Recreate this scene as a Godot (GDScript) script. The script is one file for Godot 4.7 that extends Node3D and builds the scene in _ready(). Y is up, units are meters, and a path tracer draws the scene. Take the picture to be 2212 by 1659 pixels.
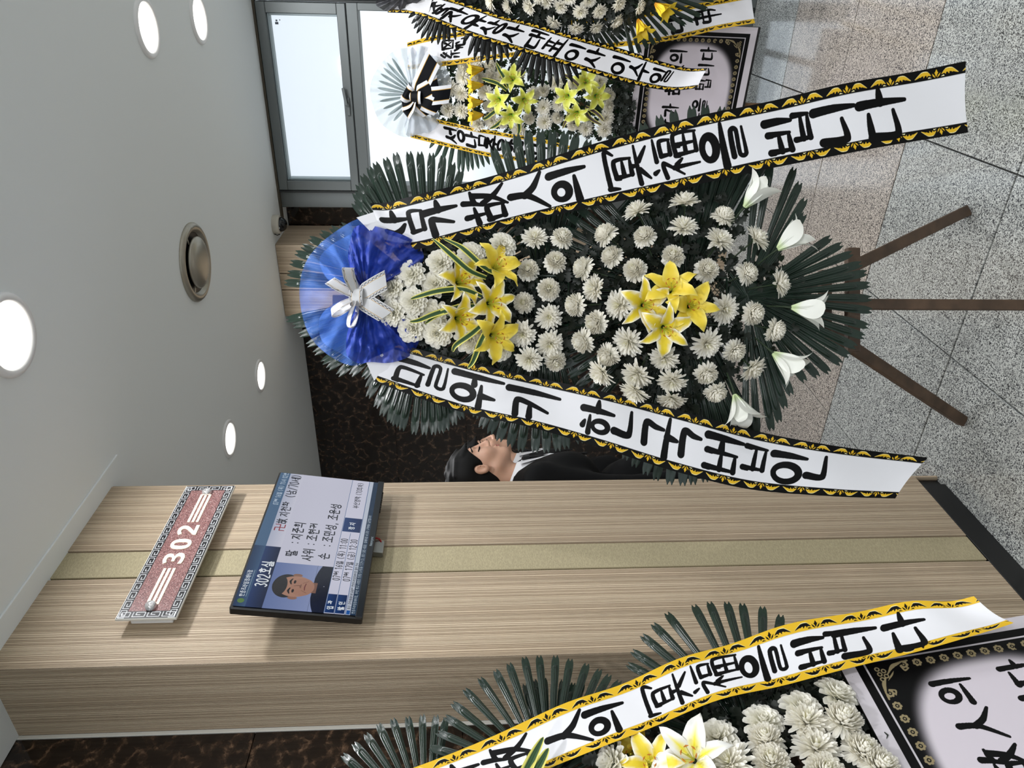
extends Node3D
# A funeral-hall corridor: flower wreaths on easels, a reeded wood pillar with a room sign and a notice screen, a bright window wall.
# The photograph lies on its side, so the camera is rolled a quarter turn. World: X right along the window wall, -Z deeper into the corridor, metres.

const FOCAL := 1570.5
const EYE := Vector3(0, 1.6, 0)
var cam_right := Vector3(0.8672, -0.0051, -0.4976).normalized()
var cam_fwd := Vector3.ZERO
var cam_down := Vector3.ZERO
var M := {}
var rng := RandomNumberGenerator.new()
var names := {}
var labels := {}

func _ready():
	rng.seed = 7
	# ---- camera
	cam_fwd = Vector3(-0.4968, -0.0596, -0.8658)
	cam_fwd = (cam_fwd - cam_right * cam_fwd.dot(cam_right)).normalized()
	cam_down = -cam_right.cross(cam_fwd)
	if cam_down.y > 0: cam_down = -cam_down
	var cam := Camera3D.new()
	cam.name = "camera"
	cam.transform = Transform3D(Basis(cam_down, cam_right, -cam_fwd), EYE)
	cam.fov = rad_to_deg(2.0 * atan(829.5 / FOCAL))
	cam.near = 0.05
	cam.current = true
	add_child(cam)
	# ---- sky and exposure
	var we := WorldEnvironment.new()
	we.name = "environment"
	var e := Environment.new()
	e.background_mode = Environment.BG_SKY
	var sk := ProceduralSkyMaterial.new()
	sk.sky_top_color = Color(0.90, 0.95, 1.0)
	sk.sky_horizon_color = Color(0.96, 0.99, 1.0)
	sk.ground_horizon_color = Color(0.94, 0.98, 1.0)
	sk.ground_bottom_color = Color(0.80, 0.83, 0.84)
	sk.sun_angle_max = 0.0
	var sky := Sky.new()
	sky.sky_material = sk
	e.sky = sky
	e.background_energy_multiplier = SKY_ENERGY
	e.tonemap_mode = Environment.TONE_MAPPER_LINEAR
	e.tonemap_exposure = EXPOSURE
	e.sdfgi_enabled = true
	e.ssao_enabled = true
	e.ssil_enabled = true
	we.environment = e
	add_child(we)
	# ---- scene
	make_materials()
	build_room()
	build_lamps()
	build_pillar_fittings()
	build_people()
	build_main_wreath()
	build_front_wreath()
	build_window_wreath()
	build_dark_wreath()

const SKY_ENERGY := 1.06
const EXPOSURE := 1.2
const LAMP_ENERGY := 1.0

# ------------------------------------------------------------------ naming and placing
func numbered(called: String, parent: Node) -> String:
	var key := str(parent.get_instance_id()) + called
	var n: int = names.get(key, 0)
	names[key] = n + 1
	return called if n == 0 else "%s_%03d" % [called, n]

func thing(called: String, label: String, category: String, at := Transform3D(), group := "") -> Node3D:
	var o := Node3D.new()
	o.name = numbered(called, self)
	add_child(o, true)
	o.transform = at
	tag(o, label, category, group)
	return o

func tag(o: Node, label: String, category := "", group := ""):
	o.set_meta("label", label)
	if category: o.set_meta("category", category)
	if group: o.set_meta("group", group)

func put(called: String, what, material: Material, parent: Node = self, at := Transform3D()) -> MeshInstance3D:
	var o := MeshInstance3D.new()
	o.name = numbered(called, parent)
	if what is SurfaceTool:
		what.generate_normals()
		o.mesh = what.commit()
	else:
		o.mesh = what
	o.material_override = material
	o.transform = at
	parent.add_child(o, true)
	return o

func struct(called: String, what, material: Material, parent: Node = self, at := Transform3D()) -> MeshInstance3D:
	var o := put(called, what, material, parent, at)
	if parent == self: o.set_meta("kind", "structure")
	return o

# ------------------------------------------------------------------ measuring: a photograph point cast on to a real plane of the place
func ray(x: float, y: float) -> Vector3:
	return cam_right * ((829.5 - y) / FOCAL) + cam_down * ((x - 1106.0) / FOCAL) + cam_fwd

func hit(x: float, y: float, o: Vector3, n: Vector3) -> Vector3:
	var d := ray(x, y)
	return EYE + d * ((o - EYE).dot(n) / d.dot(n))

func to_photo(v: Vector3) -> Vector2:
	var d := v - EYE
	var k := FOCAL / d.dot(cam_fwd)
	return Vector2(1106.0 + d.dot(cam_down) * k, 829.5 - d.dot(cam_right) * k)

# the same points on the other side of a wreath's middle line through c
func mirrored(p: Plane2, pts: Array, c: Vector2) -> Array:
	var e := Vector3.UP.cross(p.n).normalized()
	var m := on(p, c.x, c.y)
	var out := []
	for q in pts:
		var v := on(p, q.x, q.y)
		out.append(to_photo(v - e * 2.0 * (v - m).dot(e)))
	return out

class Plane2:
	var o: Vector3
	var n: Vector3

func plane(o: Vector3, n: Vector3) -> Plane2:
	var p := Plane2.new()
	p.o = o
	p.n = n.normalized()
	return p

func on(p: Plane2, x: float, y: float, off := 0.0) -> Vector3:
	return hit(x, y, p.o + p.n * off, p.n)

func facing(z: Vector3, up := Vector3.UP) -> Basis:
	z = z.normalized()
	var x := up.cross(z)
	if x.length() < 0.01: x = Vector3.RIGHT
	x = x.normalized()
	return Basis(x, z.cross(x), z)

# ------------------------------------------------------------------ mesh helpers
func mb(smooth := true) -> SurfaceTool:
	var st := SurfaceTool.new()
	st.begin(Mesh.PRIMITIVE_TRIANGLES)
	st.set_smooth_group(0 if smooth else -1)
	return st

func vtx(st: SurfaceTool, p: Vector3, uv := Vector2.ZERO, c = null):
	if c != null: st.set_color(c)
	st.set_uv(uv)
	st.add_vertex(p)

func quad(st: SurfaceTool, a: Vector3, b: Vector3, c: Vector3, d: Vector3, ua := Vector2(0, 0), ub := Vector2(1, 0), uc := Vector2(1, 1), ud := Vector2(0, 1)):
	vtx(st, a, ua); vtx(st, b, ub); vtx(st, c, uc)
	vtx(st, a, ua); vtx(st, c, uc); vtx(st, d, ud)

# rows of points; front where rows run down and columns run right, seen from the front
func grid(st: SurfaceTool, rows: Array, cols = null, uvs = null):
	for i in rows.size() - 1:
		var r0: PackedVector3Array = rows[i]
		var r1: PackedVector3Array = rows[i + 1]
		var m := r0.size()
		for j in m - 1:
			var q := [[i, j], [i, j + 1], [i + 1, j + 1], [i, j], [i + 1, j + 1], [i + 1, j]]
			for k in q:
				if cols != null: st.set_color(cols[k[0]][k[1]])
				if uvs != null: st.set_uv(uvs[k[0]][k[1]])
				else: st.set_uv(Vector2(float(k[1]) / (m - 1), float(k[0]) / (rows.size() - 1)))
				st.add_vertex((r0 if k[0] == i else r1)[k[1]])

# a chamfered box, UVs in metres (u across, v up the longest run of each face)
func box(st: SurfaceTool, c: Vector3, s: Vector3, b := Basis(), ch := 0.002):
	var h := s / 2.0
	ch = minf(ch, minf(h.x, minf(h.y, h.z)) * 0.5)
	st.set_smooth_group(-1)
	var ax := [Vector3.RIGHT, Vector3.UP, Vector3.BACK]
	for k in 3:
		for sg in [-1.0, 1.0]:
			var n: Vector3 = ax[k] * sg
			var u: Vector3 = ax[(k + 1) % 3]
			var v: Vector3 = ax[(k + 2) % 3]
			if sg < 0:
				var t := u; u = v; v = t
			var hu := absf(h.dot(u)) - ch
			var hv := absf(h.dot(v)) - ch
			var o := n * absf(h.dot(n))
			var f := func(a, d): return c + b * (o + u * hu * a + v * hv * d)
			var w := func(a, d):
				var p: Vector3 = o + u * hu * a + v * hv * d
				if k == 0: return Vector2(p.z, -p.y)
				if k == 1: return Vector2(p.x, p.z)
				return Vector2(p.x, -p.y)
			quad(st, f.call(-1, 1), f.call(1, 1), f.call(1, -1), f.call(-1, -1), w.call(-1, 1), w.call(1, 1), w.call(1, -1), w.call(-1, -1))
	# edges and corners of the chamfer
	for k in 3:
		for s1 in [-1.0, 1.0]:
			for s2 in [-1.0, 1.0]:
				var a: Vector3 = ax[k]
				var u: Vector3 = ax[(k + 1) % 3] * s1
				var v: Vector3 = ax[(k + 2) % 3] * s2
				var ha := absf(h.dot(a)) - ch
				var hu := absf(h.dot(u))
				var hv := absf(h.dot(v))
				var p := [a * ha + u * hu + v * (hv - ch), a * ha + u * (hu - ch) + v * hv, -a * ha + u * (hu - ch) + v * hv, -a * ha + u * hu + v * (hv - ch)]
				for i in 4: p[i] = c + b * p[i]
				if s1 * s2 > 0: quad(st, p[3], p[2], p[1], p[0])
				else: quad(st, p[0], p[1], p[2], p[3])
	for sx in [-1.0, 1.0]:
		for sy in [-1.0, 1.0]:
			for sz in [-1.0, 1.0]:
				var q := [Vector3(h.x * sx, (h.y - ch) * sy, (h.z - ch) * sz), Vector3((h.x - ch) * sx, h.y * sy, (h.z - ch) * sz), Vector3((h.x - ch) * sx, (h.y - ch) * sy, h.z * sz)]
				if sx * sy * sz > 0: q.reverse()
				for p in q: vtx(st, c + b * p)

func bar(st: SurfaceTool, a: Vector3, d: Vector3, w: float, t: float, side := Vector3.UP, ch := 0.0015):
	var y := (d - a).normalized()
	var x := (side - y * side.dot(y)).normalized()
	box(st, (a + d) / 2.0, Vector3(w, a.distance_to(d), t), Basis(x, y, x.cross(y)), ch)

func tube(st: SurfaceTool, pts: Array, radii, n := 8, cap := true):
	st.set_smooth_group(0)
	var rows := []
	var up := Vector3(0.3, 0.9, 0.2).normalized()
	for i in pts.size():
		var t: Vector3 = (pts[mini(i + 1, pts.size() - 1)] - pts[maxi(i - 1, 0)]).normalized()
		if absf(t.dot(up)) > 0.95: up = Vector3(1, 0.1, 0.2).normalized()
		var x := up.cross(t).normalized()
		var y := t.cross(x)
		up = y
		var r: float = radii[i] if radii is Array else radii
		var row := PackedVector3Array()
		for k in n + 1:
			var a := TAU * k / n
			row.append(pts[i] + (x * cos(a) + y * sin(a)) * r)
		rows.append(row)
	grid(st, rows)
	if cap:
		for e in [0, pts.size() - 1]:
			var row: PackedVector3Array = rows[e]
			for k in n:
				if e == 0:
					vtx(st, pts[e]); vtx(st, row[k]); vtx(st, row[k + 1])
				else:
					vtx(st, pts[e]); vtx(st, row[k + 1]); vtx(st, row[k])

# profile of (radius, height) turned about the Y axis
func lathe(st: SurfaceTool, prof: Array, n := 32, b := Basis(), o := Vector3.ZERO):
	st.set_smooth_group(0)
	var rows := []
	for p in prof:
		var row := PackedVector3Array()
		for k in n + 1:
			var a := TAU * k / n
			row.append(o + b * Vector3(p.x * cos(a), p.y, p.x * sin(a)))
		rows.append(row)
	grid(st, rows)

func spline(p: Array, n: int) -> Array:
	var out := []
	var m := p.size()
	for i in n + 1:
		var f := float(i) / n * (m - 1)
		var k := mini(int(f), m - 2)
		out.append(p[k].cubic_interpolate(p[k + 1], p[maxi(k - 1, 0)], p[mini(k + 2, m - 1)], f - k))
	return out

# ------------------------------------------------------------------ flat print: brush strokes and lettering drawn into an Image
func disc(im: Image, x: float, y: float, r: float, c: Color):
	var a := int(ceil(y - r))
	while a <= y + r:
		var w := sqrt(maxf(r * r - (a - y) * (a - y), 0.0))
		var x0 := int(round(x - w))
		im.fill_rect(Rect2i(x0, a, maxi(int(round(x + w)) - x0, 1), 1), c)
		a += 1

# pts: points, w: half widths at each point
func stroke(im: Image, pts: Array, w: Array, c: Color):
	var m := pts.size()
	if m == 1: return disc(im, pts[0].x, pts[0].y, w[0], c)
	var total := 0.0
	for i in m - 1: total += pts[i].distance_to(pts[i + 1])
	var n := maxi(int(total * 1.1), 2)
	for i in n + 1:
		var f := float(i) / n * (m - 1)
		var k := mini(int(f), m - 2)
		var t := f - k
		var p: Vector2 = pts[k].lerp(pts[k + 1], t)
		if m > 2: p = p.lerp(pts[k].cubic_interpolate(pts[k + 1], pts[maxi(k - 1, 0)], pts[mini(k + 2, m - 1)], t), 0.7)
		disc(im, p.x, p.y, maxf(lerpf(w[k], w[k + 1], t), 0.6), c)

# strokes of letters in a unit box, x to the right, y down: "x y x y ..." per stroke, strokes parted by "/"; o = ring
const JAMO := {
	"ㄱ": "5 10 88 8 80 40 50 100", "ㄲ": "0 10 42 8 36 45 10 95/52 10 98 8 92 45 66 95", "ㄴ": "12 0 12 86 100 78", "ㄷ": "5 8 98 6/14 8 12 90 100 86",
	"ㄸ": "2 8 44 8/8 8 8 90 44 88/54 8 98 8/60 8 60 90 98 88", "ㄹ": "4 6 92 6 92 46 8 50 8 94 100 88", "ㅁ": "8 4 12 100/8 8 94 6 90 100/12 92 92 92",
	"ㅂ": "10 0 10 100/92 0 90 100/10 50 92 48/10 96 90 94", "ㅃ": "4 0 4 100/44 0 44 100/4 50 44 50/4 96 44 96/56 0 56 100/96 0 96 100/56 50 96 50/56 96 96 96",
	"ㅅ": "54 0 44 42 0 100/46 40 66 70 100 96", "ㅇ": "o 50 50 46", "ㅈ": "4 8 96 6 60 40 0 100/52 44 70 72 100 96", "ㅊ": "40 0 62 4/4 24 96 22 60 50 0 100/52 54 100 96",
	"ㅋ": "5 10 88 8 80 45 50 100/6 50 84 46", "ㅌ": "6 6 96 6/8 48 92 46/8 6 8 94 100 90", "ㅍ": "2 8 98 6/32 8 36 90/68 8 64 90/0 94 100 92", "ㅎ": "36 0 66 6/4 26 98 22/o 50 68 30",
	"ㅏ": "32 0 34 50 30 100/34 46 96 44", "ㅐ": "18 4 18 96/80 0 80 100/18 48 80 46", "ㅑ": "32 0 34 50 30 100/34 32 96 30/34 62 96 60", "ㅓ": "72 0 72 50 68 100/0 44 72 42",
	"ㅔ": "52 4 50 96/0 46 52 44/90 0 90 100", "ㅕ": "72 0 72 50 68 100/0 30 72 28/0 60 72 58", "ㅖ": "52 4 50 96/0 32 52 30/0 60 52 58/90 0 90 100", "ㅗ": "50 0 50 70/0 80 100 74", "ㅛ": "34 0 34 70/66 0 66 70/0 80 100 74",
	"ㅜ": "0 24 100 18/52 24 48 100", "ㅠ": "0 24 100 18/34 24 30 100/66 24 66 100", "ㅡ": "0 50 100 44", "ㅣ": "50 0 52 50 46 100",
	"故": "2 26 50 22/26 2 26 50/6 52 8 92/6 54 46 52 44 92/8 88 44 88/70 0 64 22 52 44/64 24 98 20/86 24 72 66 42 100/58 44 76 74 100 98",
	"人": "54 0 46 46 0 98/48 38 66 66 100 92", "冥": "6 4 2 26/6 6 98 6 88 24/30 24 30 62/30 24 72 24 72 62/32 42 70 42/32 60 70 60/50 62 50 72/4 76 98 74/38 80 12 100/60 80 90 100",
	"福": "20 0 26 10/4 24 40 22 4 62/24 44 24 100/30 50 42 64/48 8 100 6/58 20 58 42/58 20 92 20 92 42/58 40 92 40/52 52 52 100/52 52 100 52 98 100/54 74 98 74/75 54 75 98/54 97 98 97",
	"總": "26 0 10 18 34 24/34 10 6 44 42 42/24 44 24 80/8 58 4 80/40 58 46 76/54 4 54 50/54 4 96 4 94 50/56 48 94 48/62 12 88 42/86 12 64 40/54 64 50 92/64 62 66 98 96 96 96 82/76 62 82 76",
	"卍": "50 2 50 98/2 50 98 50/2 2 50 2/98 98 50 98/2 50 2 98/98 50 98 2", "弔": "22 6 80 6 80 30 22 32/22 32 22 56 84 56 78 80/50 0 50 100/84 0 88 60",
	"木": "50 0 50 100/2 30 98 28/50 32 0 86/50 32 100 86", "金": "50 0 0 36/50 0 100 36/26 40 74 40/10 62 90 62/50 40 50 96/4 98 96 98/26 70 34 88/74 70 64 88", "男": "14 4 14 50/14 4 86 4 86 50/14 27 86 27/14 50 86 50/50 4 50 50/4 64 94 62 84 100/50 52 10 100",
	"0": "o 50 50 48", "1": "20 20 54 2 54 98", "2": "8 24 30 2 70 2 90 26 80 50 8 98 96 98", "3": "8 10 50 2 88 22 50 48 90 74 50 98 6 88", "4": "70 98 70 2 4 68 98 68", "5": "86 2 20 2 14 44 60 38 92 68 60 98 8 90", "6": "78 4 30 30 10 66 40 98 84 86 84 60 50 46 14 62", "7": "6 4 92 4 40 98",
	"8": "o 50 25 24/o 50 74 25", "9": "86 38 50 52 16 34 34 4 76 8 88 40 60 98", "(": "80 0 40 30 40 70 80 100", ")": "20 0 60 30 60 70 20 100", ":": "50 28 50 32/50 76 50 80", ",": "50 88 36 108", ".": "50 92 52 94", "/": "90 0 10 100", "-": "14 52 86 52", "~": "6 56 30 40 66 58 94 44", "|": "50 0 50 100",
}
const FIRST := "ㄱㄲㄴㄷㄸㄹㅁㅂㅃㅅㅆㅇㅈㅉㅊㅋㅌㅍㅎ"
const VOWEL := "ㅏㅐㅑㅒㅓㅔㅕㅖㅗㅘㅙㅚㅛㅜㅝㅞㅟㅠㅡㅢㅣ"
const LAST := " ㄱㄲㄳㄴㄵㄶㄷㄹㄺㄻㄼㄽㄾㄿㅀㅁㅂㅄㅅㅆㅇㅈㅊㅋㅌㅍㅎ"
const PAIR := {"ㅘ": "ㅗㅏ", "ㅚ": "ㅗㅣ", "ㅝ": "ㅜㅓ", "ㅟ": "ㅜㅣ", "ㅢ": "ㅡㅣ"}

# the pieces of a written character: [letter, box]
func pieces(ch: String) -> Array:
	var code := ch.unicode_at(0) - 0xAC00
	if code < 0 or code > 11171: return [[ch, Rect2(0, 0, 1, 1)]]
	var a := FIRST[code / 588]
	var v := VOWEL[(code % 588) / 28]
	var z := LAST[code % 28]
	var fin := z != " "
	var out := []
	if PAIR.has(v):
		var pr: String = PAIR[v]
		var h := 0.62 if fin else 1.0
		out.append([a, Rect2(0.08, 0.02, 0.46, 0.46 * h)])
		out.append([pr[0], Rect2(0.0, 0.52 * h, 0.64, 0.36 * h)])
		out.append([pr[1], Rect2(0.64, 0.0, 0.34, h)])
	elif v in "ㅗㅛㅜㅠㅡ":
		if fin:
			out.append([a, Rect2(0.2, 0.0, 0.6, 0.34)])
			out.append([v, Rect2(0.0, 0.38, 1.0, 0.24)])
			out.append([z, Rect2(0.16, 0.68, 0.68, 0.32)])
		else:
			out.append([a, Rect2(0.16, 0.0, 0.68, 0.5)])
			out.append([v, Rect2(0.0, 0.52, 1.0, 0.44)])
	elif fin:
		out.append([a, Rect2(0.02, 0.04, 0.52, 0.5)])
		out.append([v, Rect2(0.56, 0.0, 0.44, 0.6)])
		out.append([z, Rect2(0.2, 0.66, 0.7, 0.34)])
	else:
		out.append([a, Rect2(0.0, 0.14, 0.54, 0.68)])
		out.append([v, Rect2(0.58, 0.0, 0.42, 1.0)])
	return out

# place: the letter's box as origin, a vector to its right and a vector down it; half: half the stroke width in pixels; brush: swelling strokes
func letter(im: Image, ch: String, o: Vector2, rt: Vector2, dn: Vector2, half: float, c: Color, brush := true):
	for pc in pieces(ch):
		if not JAMO.has(pc[0]): continue
		var b: Rect2 = pc[1]
		var full := half
		if brush and pc[0] in "ㅎㅂㄹㅁㅍㅌㄲㄸㅃ": half *= lerpf(0.72, 1.0, smoothstep(0.3, 0.85, minf(b.size.x, b.size.y)))
		var form: String = JAMO[pc[0]]
		if pc[0] == "ㄱ" and b.size.x > b.size.y * 1.25: form = "4 14 94 8 84 60 80 104"   # the flat form above or below a level vowel
		for s in form.split("/"):
			var t: PackedStringArray = s.split(" ")
			var pts := []
			var w := []
			if t[0] == "o":
				var cx := b.position.x + b.size.x * float(t[1]) / 100.0
				var cy := b.position.y + b.size.y * float(t[2]) / 100.0
				for k in 17:
					var a := TAU * k / 16 - 1.9
					var p := Vector2(cx + cos(a) * b.size.x * float(t[3]) / 100.0, cy + sin(a) * b.size.y * float(t[3]) / 100.0)
					pts.append(o + rt * p.x + dn * p.y)
					w.append(half * (1.0 + 0.16 * sin(a * 1.0 + 0.5)) if brush else half)
			else:
				var n := t.size() / 2
				for k in n:
					var p := b.position + Vector2(float(t[2 * k]), float(t[2 * k + 1])) / 100.0 * b.size
					pts.append(o + rt * p.x + dn * p.y)
					w.append(half * [1.12, 1.0, 0.85][mini(k, 2)] if brush else half)
				if brush:
					w[0] = half * 1.15
					var run: Vector2 = pts[1] - pts[0]
					if run.length() > rt.length() * 0.42 and absf(run.dot(dn)) > absf(run.dot(rt)) * 2.0:   # an upright stroke starts with a hooked head
						pts.insert(0, pts[0] - rt * 0.06 + dn * 0.09)
						w.insert(0, half * 0.35)
						w[1] = half * 1.2
						n += 1
					elif n == 2:
						pts.insert(1, pts[0].lerp(pts[1], 0.55))
						w.insert(1, half * 0.9)
					w[-1] = half * (0.5 if n > 2 or t[0] != t[2] else 0.7)
			stroke(im, pts, w, c)
		half = full

func words_across(im: Image, text: String, x: float, y: float, h: float, half: float, c: Color, brush := false, step := 0.92):
	for i in text.length():
		var ch := text[i]
		var narrow := ch in "0123456789()/-~" or ch in ":,.|"
		var w := h * (0.3 if ch in ":,.|" else 0.44 if narrow else 0.76)
		if ch == " ":
			x += h * 0.32
			continue
		letter(im, ch, Vector2(x, y), Vector2(w * (0.80 if narrow else 0.92), 0), Vector2(0, h), half, c, brush)
		x += w + h * 0.03 + half * 0.5

# ------------------------------------------------------------------ sash print: u runs down the sash, v across from its left edge
func sash_image(length: int, across: int, golden: bool, band: float, glyphs: Array, motif: float) -> ImageTexture:
	# drawn at twice the size, then halved: smooth edges
	length *= 2
	across *= 2
	motif *= 2.0
	var im := Image.create(length, across, false, Image.FORMAT_RGB8)
	im.fill(Color(0.90, 0.90, 0.915))
	var gold := Color(0.87, 0.70, 0.17)
	var black := Color(0.022, 0.02, 0.023)
	var bw := int(across * band)
	var ground := gold if golden else black
	var mark := black if golden else gold
	var pale := Color(0.97, 0.93, 0.72)
	for side in 2:
		var y0 := 0 if side == 0 else across - bw
		im.fill_rect(Rect2i(0, y0, length, bw), ground)
		im.fill_rect(Rect2i(0, bw if side == 0 else across - bw - 3, length, 2), Color(0.72, 0.72, 0.73))
		var sg := 1.0 if side == 0 else -1.0
		var x := motif * 0.4
		var by := y0 + bw * (0.62 if side == 0 else 0.38)
		while x < length + motif:
			for m in [-1.0, 1.0]:
				var at := func(a: float, b: float): return Vector2(x + m * motif * a, by + sg * bw * b)
				# a scrolled leaf with a pale back edge and two lobes below
				stroke(im, [at.call(0.12, -0.02), at.call(0.2, -0.30), at.call(0.31, -0.30), at.call(0.46, 0.16)], [1.0, bw * 0.10, bw * 0.09, 0.6], pale)
				stroke(im, [at.call(0.11, 0.06), at.call(0.2, -0.18), at.call(0.31, -0.17), at.call(0.455, 0.18)], [1.0, bw * 0.16, bw * 0.15, 0.6], mark)
				for k in [0.18, 0.25, 0.32]: stroke(im, [at.call(k, -0.12), at.call(k + 0.015, 0.14 - absf(k - 0.22))], [bw * 0.11, bw * 0.03], mark)
				stroke(im, [at.call(0.02, 0.28), at.call(0.055, 0.10), at.call(0.085, -0.10)], [1.0, bw * 0.075, 0.8], mark)
				stroke(im, [at.call(0.10, 0.26), at.call(0.15, 0.20), at.call(0.17, 0.26)], [1.0, bw * 0.06, 1.0], mark if golden else pale)
			stroke(im, [Vector2(x, by + sg * bw * 0.2), Vector2(x, by - sg * bw * 0.12), Vector2(x, by - sg * bw * 0.42)], [1.0, bw * 0.15, 0.8], mark)
			stroke(im, [Vector2(x - bw * 0.2, by - sg * bw * 0.14), Vector2(x, by - sg * bw * 0.14), Vector2(x + bw * 0.2, by - sg * bw * 0.14)], [0.7, bw * 0.08, 0.7], mark)
			x += motif
	for g in glyphs:
		var dn := Vector2((g[2] - g[1]) * length, 0)
		var rt := Vector2(0, across * (g[4] - g[3]))
		letter(im, g[0], Vector2(g[1] * length, across * g[3]), rt, dn, across * g[5] * {"冥": 0.66, "福": 0.6, "總": 0.55, "故": 0.82, "弔": 0.8}.get(g[0], 1.0), Color(0.015, 0.015, 0.017))
	im.resize(length / 2, across / 2, Image.INTERPOLATE_BILINEAR)
	return ImageTexture.create_from_image(im)

# ------------------------------------------------------------------ materials
func mat(c: Color, rough := 0.6, metal := 0.0, spec := 0.5) -> StandardMaterial3D:
	var m := StandardMaterial3D.new()
	m.albedo_color = c
	m.roughness = rough
	m.metallic = metal
	m.metallic_specular = spec
	return m

func noise_tex(kind: int, freq: float, ramp: Array, size := 512, frac := 3, seed_ := 1, ret := -1) -> NoiseTexture2D:
	var n := FastNoiseLite.new()
	n.noise_type = kind
	n.seed = seed_
	n.frequency = freq
	n.fractal_type = FastNoiseLite.FRACTAL_FBM if frac > 1 else FastNoiseLite.FRACTAL_NONE
	n.fractal_octaves = frac
	if ret >= 0: n.cellular_return_type = ret
	return ramped(n, ramp, size)

func ramped(n: FastNoiseLite, ramp: Array, size: int) -> NoiseTexture2D:
	var t := NoiseTexture2D.new()
	t.width = size
	t.height = size
	t.seamless = true
	t.noise = n
	var g := Gradient.new()
	var offs := PackedFloat32Array()
	var cols := PackedColorArray()
	for r in ramp:
		offs.append(r[0])
		cols.append(r[1])
	g.offsets = offs
	g.colors = cols
	t.color_ramp = g
	return t

func triplanar(m: StandardMaterial3D, scale: float) -> StandardMaterial3D:
	m.uv1_triplanar = true
	m.uv1_world_triplanar = true
	m.uv1_scale = Vector3.ONE * scale
	return m

func grey(v: float) -> Color: return Color(v, v, v)

# reeded laminate: stripes run up the panel; u across in metres / 0.32
func reeded(seed_: int, a: Color, b: Color) -> Array:
	var r := RandomNumberGenerator.new()
	r.seed = seed_
	var w := 512
	var h := 512
	var im := Image.create(w, h, false, Image.FORMAT_RGB8)
	var hm := Image.create(w, h, false, Image.FORMAT_RGB8)
	var x := 0
	while x < w:
		var pw := r.randi_range(13, 26)
		var dark := r.randf_range(0.0, 0.8)
		for k in pw:
			if x + k >= w: break
			var f := float(k) / pw
			var groove := smoothstep(0.55, 0.8, f) * (1.0 - smoothstep(0.9, 1.0, f) * 0.6)
			var t := clampf(dark * 0.5 + groove * 0.75 + r.randf_range(-0.1, 0.1), 0.0, 1.0)
			var c := a.lerp(b, t)
			im.fill_rect(Rect2i(x + k, 0, 1, h), c)
			hm.fill_rect(Rect2i(x + k, 0, 1, h), grey(1.0 - groove))
		x += pw
	for i in 2600:   # short grain flecks along the reeds
		var px := r.randi_range(0, w - 1)
		var c := im.get_pixel(px, 0)
		im.fill_rect(Rect2i(px, r.randi_range(0, h - 1), 1, r.randi_range(8, 46)), c.darkened(r.randf_range(0.0, 0.16)) if r.randf() < 0.6 else c.lightened(r.randf_range(0.0, 0.12)))
	return [ImageTexture.create_from_image(im), ImageTexture.create_from_image(hm)]

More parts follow.
